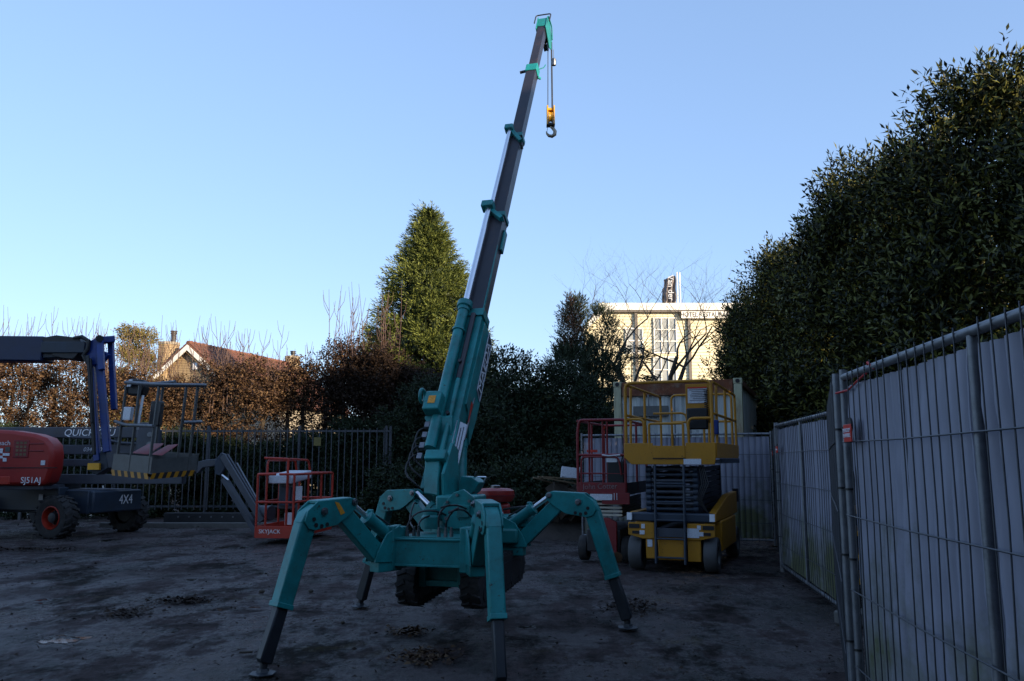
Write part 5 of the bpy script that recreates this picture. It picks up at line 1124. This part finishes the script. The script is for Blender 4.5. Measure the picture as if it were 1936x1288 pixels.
MB().lathe([(.056, -.01), (.085, 0), (.085, .07), (.066, .08), (.066, .12), (.05, .13)][::-1], bp(2.03, -.065, .20), -U, 22).build('cylinder_gland', T, CR, .004)
MB().lathe([(.070, 0), (.070, .03)], bp(1.62, -.065, .20), U, 20).build('clamp_ring', T, CR)
MB().tube(bp(1.0, .05, .175), bp(1.88, .05, .175), .030, 14).build('hose_guard', M['boom'], CR)
MB().tube(bp(.1, .05, .175), bp(1.0, .05, .175), .026, 12).build('guide_tube', T, CR)
MB().beam(bp(1.98, .115, .10), bp(3.55, .10, .10), .03, .04, N_).build('side_rail', T, CR, .004)
MB().box(bp(3.20, .13, -.02), (.03, .34, .09), Matrix((S_, U, N_)).transposed()).build('side_latch', T, s2, .01)
for s in (.55, 1.2): MB().lathe([(.02, 0), (.02, .03)], bp(s, .04, .2), N_, 10).build('stud', M['dark'], CR)
# lug block on top of the base section
MB().box(bp(.62, -.10, .285), (.17, .22, .13), Matrix((S_, U, N_)).transposed()).build('lug_block', T, CR, .015)
lg = MB(); cc = bp(.70, -.235, .30)
lg.path([cc + (U * math.cos(a) + N_ * math.sin(a)) * .065 for a in [i * math.pi / 8 for i in range(16)]], .018, 8, closed=True); lg.build('lifting_eye', T, CR)
MB().prism([bp(.50, -.19, .22), bp(.50, .10, .22), bp(.36, .10, .14), bp(.36, -.10, .14)], U * .03).build('cable_guide', T, CR, .004)
o = MB().box(bp(.62, -.10, .353), (.075, .09, .004), Matrix((S_, U, N_)).transposed()).build('round_label', M['warn'], CR)
# winch and hoses at the foot of the boom
wb = Matrix.Rotation(math.atan2(-.27, .96), 3, 'Z')
foot_c = at(826, 912, 7.75)
fx = V((.9607, -.2777, 0)); fy_ = V((.2777, .9607, 0))
def tilt(p, dz): return p
top = at(812, 872, 7.8); 
bb = MB(); 
a_ = [at(803, 870, 7.72), at(830, 872, 7.64), at(828, 938, 7.58), at(800, 933, 7.66)]
dv = fy_ * .36 + V((.06, 0, 0))
bb.add(a_ + [p + dv for p in a_], [(0, 1, 2, 3), (7, 6, 5, 4), (0, 4, 5, 1), (1, 5, 6, 2), (2, 6, 7, 3), (3, 7, 4, 0)]); bb.build('boom_foot', T, CR, .012)
MB().prism([at(830, 872, 7.80), at(860, 890, 8.0), at(857, 935, 8.0), at(845, 962, 7.95), at(826, 938, 7.75)], fx * .10).build('foot_cheek', TD, CR, .008)
MB().box(at(826, 865, 7.70), (.20, .10, .12), Matrix((S_, U, N_)).transposed()).build('foot_clamp', T, CR, .01)
for k in range(4):
    o0 = bp(.38 - .10 * k, -.13, .20); MB().path(rpath([o0, o0 - S_ * .10 + N_ * .02, o0 - S_ * (.11 + .012 * k) - U * .20, o0 - S_ * .02 - U * .30, o0 - U * .34 + S_ * .06 - N_ * .1], .1), .009, 7).build('hose', M['hose'], CR)
for k in range(4): MB().box(bp(.42 - .12 * k, -.15, .19), (.05, .06, .05), Matrix((S_, U, N_)).transposed()).build('hose_fitting', M['steel'], CR)
# lift cylinder under the boom
lc0 = at(869, 1000, 8.12); lc1 = at(871, 832, 8.48)
MB().tube(lc0, lc1, .066, 26).build('lift_cylinder', T, CR); MB().lathe([(.062, -.10), (.072, -.09), (.072, 0), (.05, .012)], lc1, (lc1 - lc0), 26).build('cylinder_gland', T, CR)
ax_ = (lc1 - lc0).normalized(); MB().tube(lc1, lc1 + ax_ * .42, .022, 16).build('lift_rod', M['chrome'], CR)
MB().tube(lc0 + V((-.085, -.05, .05)), lc1 + V((-.085, -.05, -.12)), .010, 8).build('hydraulic_pipe', M['steel'], CR)
MB().tube(lc0 + V((-.02, -.075, .05)), lc1 + V((-.02, -.075, -.15)), .008, 8).build('hydraulic_pipe', T, CR)
MB().tube(bp(.40, .16, -.05), bp(.95, .15, -.10), .012, 8).build('hydraulic_pipe', M['steel'], CR)
# belly plate with the maker's name, on the +S side
pl = [(.72, -.02), (.45, -.22), (.80, -.27), (1.45, -.28), (1.78, -.24), (1.86, -.17), (1.86, .06), (.75, .08)]
sp_ = MB().prism([bp(s, .145, n) for s, n in pl], S_ * .02).build('side_plate', T, CR, .004)
g0 = bp(1.40, .158, -.17)
nb = MB().prism([bp(s, .158, n) for s, n in [(1.0, -.235), (1.06, -.10), (1.84, -.10), (1.78, -.235)]], S_ * .006).build('name_plate', M['navy'], sp_)
nf = MB()
for s0, n0, s1, n1 in ((1.0, -.235, 1.06, -.10), (1.06, -.10, 1.84, -.10), (1.84, -.10, 1.78, -.235), (1.78, -.235, 1.0, -.235)): nf.beam(bp(s0, .164, n0), bp(s1, .164, n1), .008, .008, S_)
nf.build('name_plate_edge', M['decal'], nb)
lettering('MAEDA', .155, bp(1.42, .161, -.168), U, N_, M['white'], nb, squash=1.28, bold=.004)
MB().prism([bp(s, .160, n) for s, n in [(.86, -.08), (.86, -.03), (.62, -.05), (.62, -.09)]], S_ * .004).build('red_label', M['plate'], sp_)
SN = (S_ + N_).normalized(); SD = (S_ - N_).normalized(); lc_ = bp(.20, .16, .10)
ML_ = Matrix((SD, U, SN)).transposed()
lb = MB().box(lc_, (.115, .62, .012), ML_).build('warning_board', M['decal'], CR)
for k in range(3): MB().box(lc_ + SN * .0075 + SD * (.028 - .028 * k) + U * .08, (.008, .38 - .05 * k, .003), ML_).build('print_line', M['navy'], lb)
c_ = lc_ + SN * .0075 - U * .22; MB().prism([c_ - SD * .04 - U * .03, c_ + SD * .04 - U * .03, c_ + U * .05], SN * .003).build('warning_triangle', M['warn'], lb)
MB().prism([bp(.52, .14, .15), bp(.50, .14, -.1), bp(-.2, .14, -.15), bp(-.34, .14, .0), bp(-.25, .14, .14)], S_ * .02).build('base_cheek', T, CR, .004)
# boom head, ropes, hook block
H = bp(7.95, .02, 0)
for a in (-.075, .075): MB().prism([bp(7.84, .02 + a, .10), bp(8.13, .02 + a, .11), bp(8.17, .02 + a, -.05), bp(8.03, .02 + a, -.28), bp(7.89, .02 + a, -.34), bp(7.77, .02 + a, -.22), bp(7.81, .02 + a, -.08)], S_ * .014).build('head_plate', T, CR, .003)
MB().box(bp(8.01, .02, .02), (.14, .22, .15), Matrix((S_, U, N_)).transposed()).build('head_block', T, CR, .01)
shv = bp(8.05, .02, -.20); MB().lathe([(.10, -.03), (.10, -.022), (.085, 0), (.10, .022), (.10, .03)], shv, S_, 26).build('sheave', M['dark'], CR)
shp = bp(7.89, .02, -.28); MB().lathe([(.06, -.03), (.05, 0), (.06, .03)], shp, S_, 20).build('sheave', M['dark'], CR)
MB().path(rpath([bp(7.99, -.10, .10), bp(8.21, -.10, .10), bp(8.21, .14, .10), bp(7.99, .14, .10)], .04), .010, 7).build('guard_loop', M['dark'], CR)
MB().path(rpath([bp(8.14, .11, .10), bp(8.19, .11, -.12), bp(7.99, .12, -.22)], .05), .010, 7).build('guard_loop', T, CR)
MB().tube(bp(6.73, -.16, .05), bp(6.75, -.07, .05), .022, 8).build('rope_guide', M['dark'], s4); MB().path([bp(6.80, .1, .02), bp(6.86, .17, .0), bp(6.93, .19, .0)], .008, 6).build('rope_guide', T, s4); MB().tube(bp(6.66, .1, -.02), bp(6.68, .13, -.06), .02, 8).build('rope_guide', T, s4)
rp = bp(7.84, .02, -.28)
hb = V((bp(7.89, .05, -.30).x + .005, bp(7.89, .05, -.30).y, 0)); zt_ = at(1040, 205, hb.y).z; zb_ = at(1040, 236, hb.y).z
hx = at(1041, 220, hb.y).x
HK = thing('hook_block', 'orange-yellow hook block with a rust-tinged steel hook hanging from the boom tip', 'hook block', (hx, hb.y, zb_))
for dx in (-.052, .052): MB().box((hx + dx, hb.y, (zt_ + zb_) / 2), (.020, .16, zt_ - zb_ + .04)).build('side_plate', M['hookyellow'], HK, .006)
MB().box((hx, hb.y, zt_ - .03), (.10, .10, .035)).build('top_spacer', M['hookyellow'], HK, .005); MB().lathe([(.085, -.035), (.07, 0), (.085, .035)], (hx, hb.y, (zt_ + zb_) / 2 - .01), V((1, 0, 0)), 22).build('sheave', M['hookyellow'], HK)
MB().box((hx, hb.y, zb_ - .005), (.13, .12, .04)).build('bottom_block', M['dark'], HK, .006)
hk = [(0, .02), (0, -.035), (.035, -.065), (.062, -.11), (.055, -.16), (.015, -.19), (-.035, -.18), (-.065, -.145), (-.075, -.11)]
MB().path([V((hx + x_ + .005, hb.y, zb_ + z_)) for x_, z_ in hk], [.020, .022, .026, .030, .030, .028, .024, .017, .006], 12).build('hook', mat('worn_hook_steel', (.30, .26, .20), .4, .8, var=.4, vs=14), HK)
MB().beam((hx - .045, hb.y, zb_ - .02), (hx - .058, hb.y, zb_ - .12), .02, .008).build('latch', M['steel'], HK)
rz = bp(7.87, 0, -.30).z
for dx in (-.042, .020, .034): MB().tube((hx + dx, hb.y, zt_ - .03), (hx + dx * .8 , hb.y, rz + .12), .0065, 6).build('rope', M['wire'], CR)
MB().tube((hx - .04, hb.y, rz + .16), bp(8.03, .02, -.3), .0065, 6).build('rope', M['wire'], CR)
lw = at(1047, 118, hb.y); MB().lathe([(.012, .07), (.035, .05), (.04, 0), (.035, -.05), (.015, -.06)], lw, Z, 14).build('limit_weight', M['steel'], CR); MB().tube(lw + Z * .06, (lw.x - .005, lw.y, rz), .004, 5).build('limit_cord', M['wire'], CR)
# control stand and engine
cs = at(884, 905, 8.0)
MB().prism([at(878, 900, 8.0), at(899, 902, 8.0), at(912, 912, 8.0), at(902, 930, 8.0), at(893, 936, 8.0), at(880, 960, 8.0), at(874, 990, 8.0), at(870, 940, 8.0)], bx * .22).build('control_stand', T, CR, .008)
MB().path(rpath([at(903, 902, 7.95), at(919, 902, 7.95), at(914, 913, 7.95)], .01), .008, 6).build('handle', M['chrome'], CR)
MB().path([at(898, 902, 8.0), at(900, 892, 8.0)], .012, 7).build('lever', M['steel'], CR)
for k in range(4): MB().path([at(888 + 2 * k, 912, 7.93), at(891 + 2 * k, 925 + 3 * k, 7.90), at(890 + 3 * k, 940, 7.93)], .006, 6).build('cable', M['hose'], CR)
ec = at(937, 934, 8.75)
eg = MB().lathe([(.10, -.085), (.17, -.075), (.195, -.03), (.195, .0), (.19, .035), (.15, .055), (.04, .062)], ec, Z, 28); ego = eg.build('fuel_tank', M['red'], CR); 
MB().lathe([(.20, -.006), (.20, .006)], ec - Z * .012, Z, 28).build('tank_seam', M['dark_red'], ego); MB().lathe([(.05, .055), (.05, .085), (.03, .09)], ec, Z, 16).build('filler_cap', M['steel'], ego)
MB().box(ec + V((-.06, 0, -.16)), (.22, .26, .15)).build('engine_block', M['steel'], CR, .02); MB().box(ec + V((.05, .0, -.22)), (.20, .24, .26)).build('engine_cover', M['red'], CR, .03)
MB().path([ec + V((.08, -.15, -.15)), ec + V((.18, -.2, -.13)), ec + V((.30, -.2, -.12)), ec + V((.4, -.15, -.08))], .012, 7).build('hose', M['hose'], CR)
cbox('rear_deck', .12, .55, .80, (.62, .60, .14), TD, .02); cbox('engine_bed', .30, .60, .93, (.40, .40, .10), T, .01)
cbox('rear_beam', .10, .40, .72, (.72, .16, .16), TD, .01)
# legs: profile measured as (distance out from the pivot, height)
def legs(F, Qp, label, shade=T, seed=0):
    F = V((F[0], F[1], 0)); Qp = V((Qp[0], Qp[1], 0)); d = (F - Qp).normalized(); sd_ = V((d.y, -d.x, 0))
    def q(t, z, a=0): return Qp + d * t + Z * z + sd_ * a
    L = MB().prism([q(*p) for p in [(-.045, .79), (.005, .70), (.065, .70), (.415, 1.04), (.40, 1.14), (.30, 1.12)]], sd_ * .095).build('leg', shade, CR, .008)
    L['label'] = label
    hexp = [(.27, 1.19), (.29, 1.215), (.34, 1.225), (.65, 1.21), (.74, 1.14), (.765, 1.06), (.73, 1.005), (.67, .99), (.47, 1.02), (.38, 1.07), (.29, 1.14)]
    for a in (-.063, .063): MB().prism([q(t, z, a) for t, z in hexp], sd_ * .014).build('knee_plate', shade, L, .004)
    MB().prism([q(*p) for p in [(.33, 1.228), (.65, 1.213), (.65, 1.19), (.33, 1.20)]], sd_ * .115).build('knee_cover', shade, L, .004)
    MB().prism([q(*p) for p in [(.64, 1.19), (.745, 1.13), (.79, 1.05), (.65, 1.0), (.58, 1.05), (.58, 1.15)]], sd_ * .112).build('knee_block', shade, L, .01)
    # outer leg
    MB().prism([q(*p) for p in [(.65, 1.08), (.785, 1.06), (.963, .465), (.838, .425), (.655, 1.0)]], sd_ * .108).build('outer_leg', shade, L, .012)
    MB().prism([q(*p) for p in [(.958, .50), (.97, .465), (.834, .42), (.825, .455)]], sd_ * .118).build('end_band', shade, L, .004)
    MB().prism([q(*p) for p in [(.945, .47), (1.07, .115), (1.06, .085), (.985, .06), (.972, .07), (.857, .43)]], sd_ * .078).build('inner_leg', M['leg'], L, .012)
    MB().tube(q(1.02, .09), q(1.028, .035), .030, 14).build('foot_pin', M['dark'], L)
    MB().lathe([(.10, 0), (.10, .010), (.05, .018), (.04, .04)], q(1.03, .0), Z, 6).build('foot_plate', M['leg'], L, .002)
    for a in (-1, 1):
        for t, z, r in ((.595, 1.13, .030), (.31, 1.19, .026)): MB().lathe([(r, 0), (r, .012), (r * .6, .014), (r * .6, .026)], q(t, z, a * .071), sd_ * a, 16).build('pin', M['steel'], L)
        for t, z in ((.685, 1.075), (.665, 1.03), (.615, 1.02), (.565, 1.03)): MB().lathe([(.016, 0), (.016, .004)], q(t, z, a * .071), sd_ * a, 12).build('pin_hole', M['black'], L)
        if seed == 1: MB().prism([q(.50, 1.20, a * .072), q(.46, 1.19, a * .072), q(.40, 1.11, a * .072), q(.44, 1.095, a * .072)], sd_ * .003).build('warning_label', M['warn'], L)
    # cylinder
    A0 = q(-.17, .85); A1 = q(.135, 1.065); A2 = q(.31, 1.19)
    MB().tube(A0, A1, .052, 18).build('leg_cylinder', shade, L); MB().lathe([(.052, -.05), (.062, -.045), (.062, 0), (.03, .004)], A1, A1 - A0, 18).build('cylinder_gland', shade, L)
    MB().tube(A1, A2, .023, 14).build('cylinder_rod', M['chrome'], L)
    MB().box(A1 - (A1 - A0).normalized() * .05 + Z * .06, (.05, .05, .05)).build('valve_block', shade, L, .01)
    MB().path([A1 + Z * .06 - (A1 - A0).normalized() * .05, q(.02, 1.06), q(-.12, .98)], .009, 6).build('hydraulic_pipe', M['dark'], L)
    for a in (-.062, .062): MB().prism([q(*p, a) for p in [(-.26, .68), (.09, .70), (.05, .80), (-.03, .92), (-.16, .98), (-.26, .92)]], sd_ * .016).build('pivot_bracket', shade, L, .004)
    MB().box(q(-.20, .80), (.13, .13, .34), Matrix((d, sd_, Z)).transposed()).build('pivot_post', shade, L, .01)
    MB().box(q(-.08, .655), (.24, .12, .08), Matrix((d, sd_, Z)).transposed()).build('pivot_foot', shade, L, .006)
    if seed == 3:
        MB().lathe([(.045, 0), (.05, .002)], q(.93, .62, -.064), -sd_, 12).build('rust_patch', mat('rust_patch', (.10, .045, .015), .9, var=.6, vs=20), L)
def place_leg(F, direction_to, lab, seed): 
    Fv = V((F[0], F[1], 0)); Q_ = V((direction_to[0], direction_to[1], 0)); dd = (Q_ - Fv).normalized(); legs(F, tuple(Fv + dd * 1.03), lab, T, seed)
place_leg((-1.79, 6.24), (-1.1, 7.0), 'near left leg', 1)
place_leg((-.075, 5.73), (-.28, 6.74), 'nearest leg reaching towards the viewer', 2)
place_leg((1.06, 7.89), (-.05, 8.25), 'right leg with a rusty patch', 3)
place_leg((-1.59, 9.02), (-.75, 8.5), 'far left leg', 4)
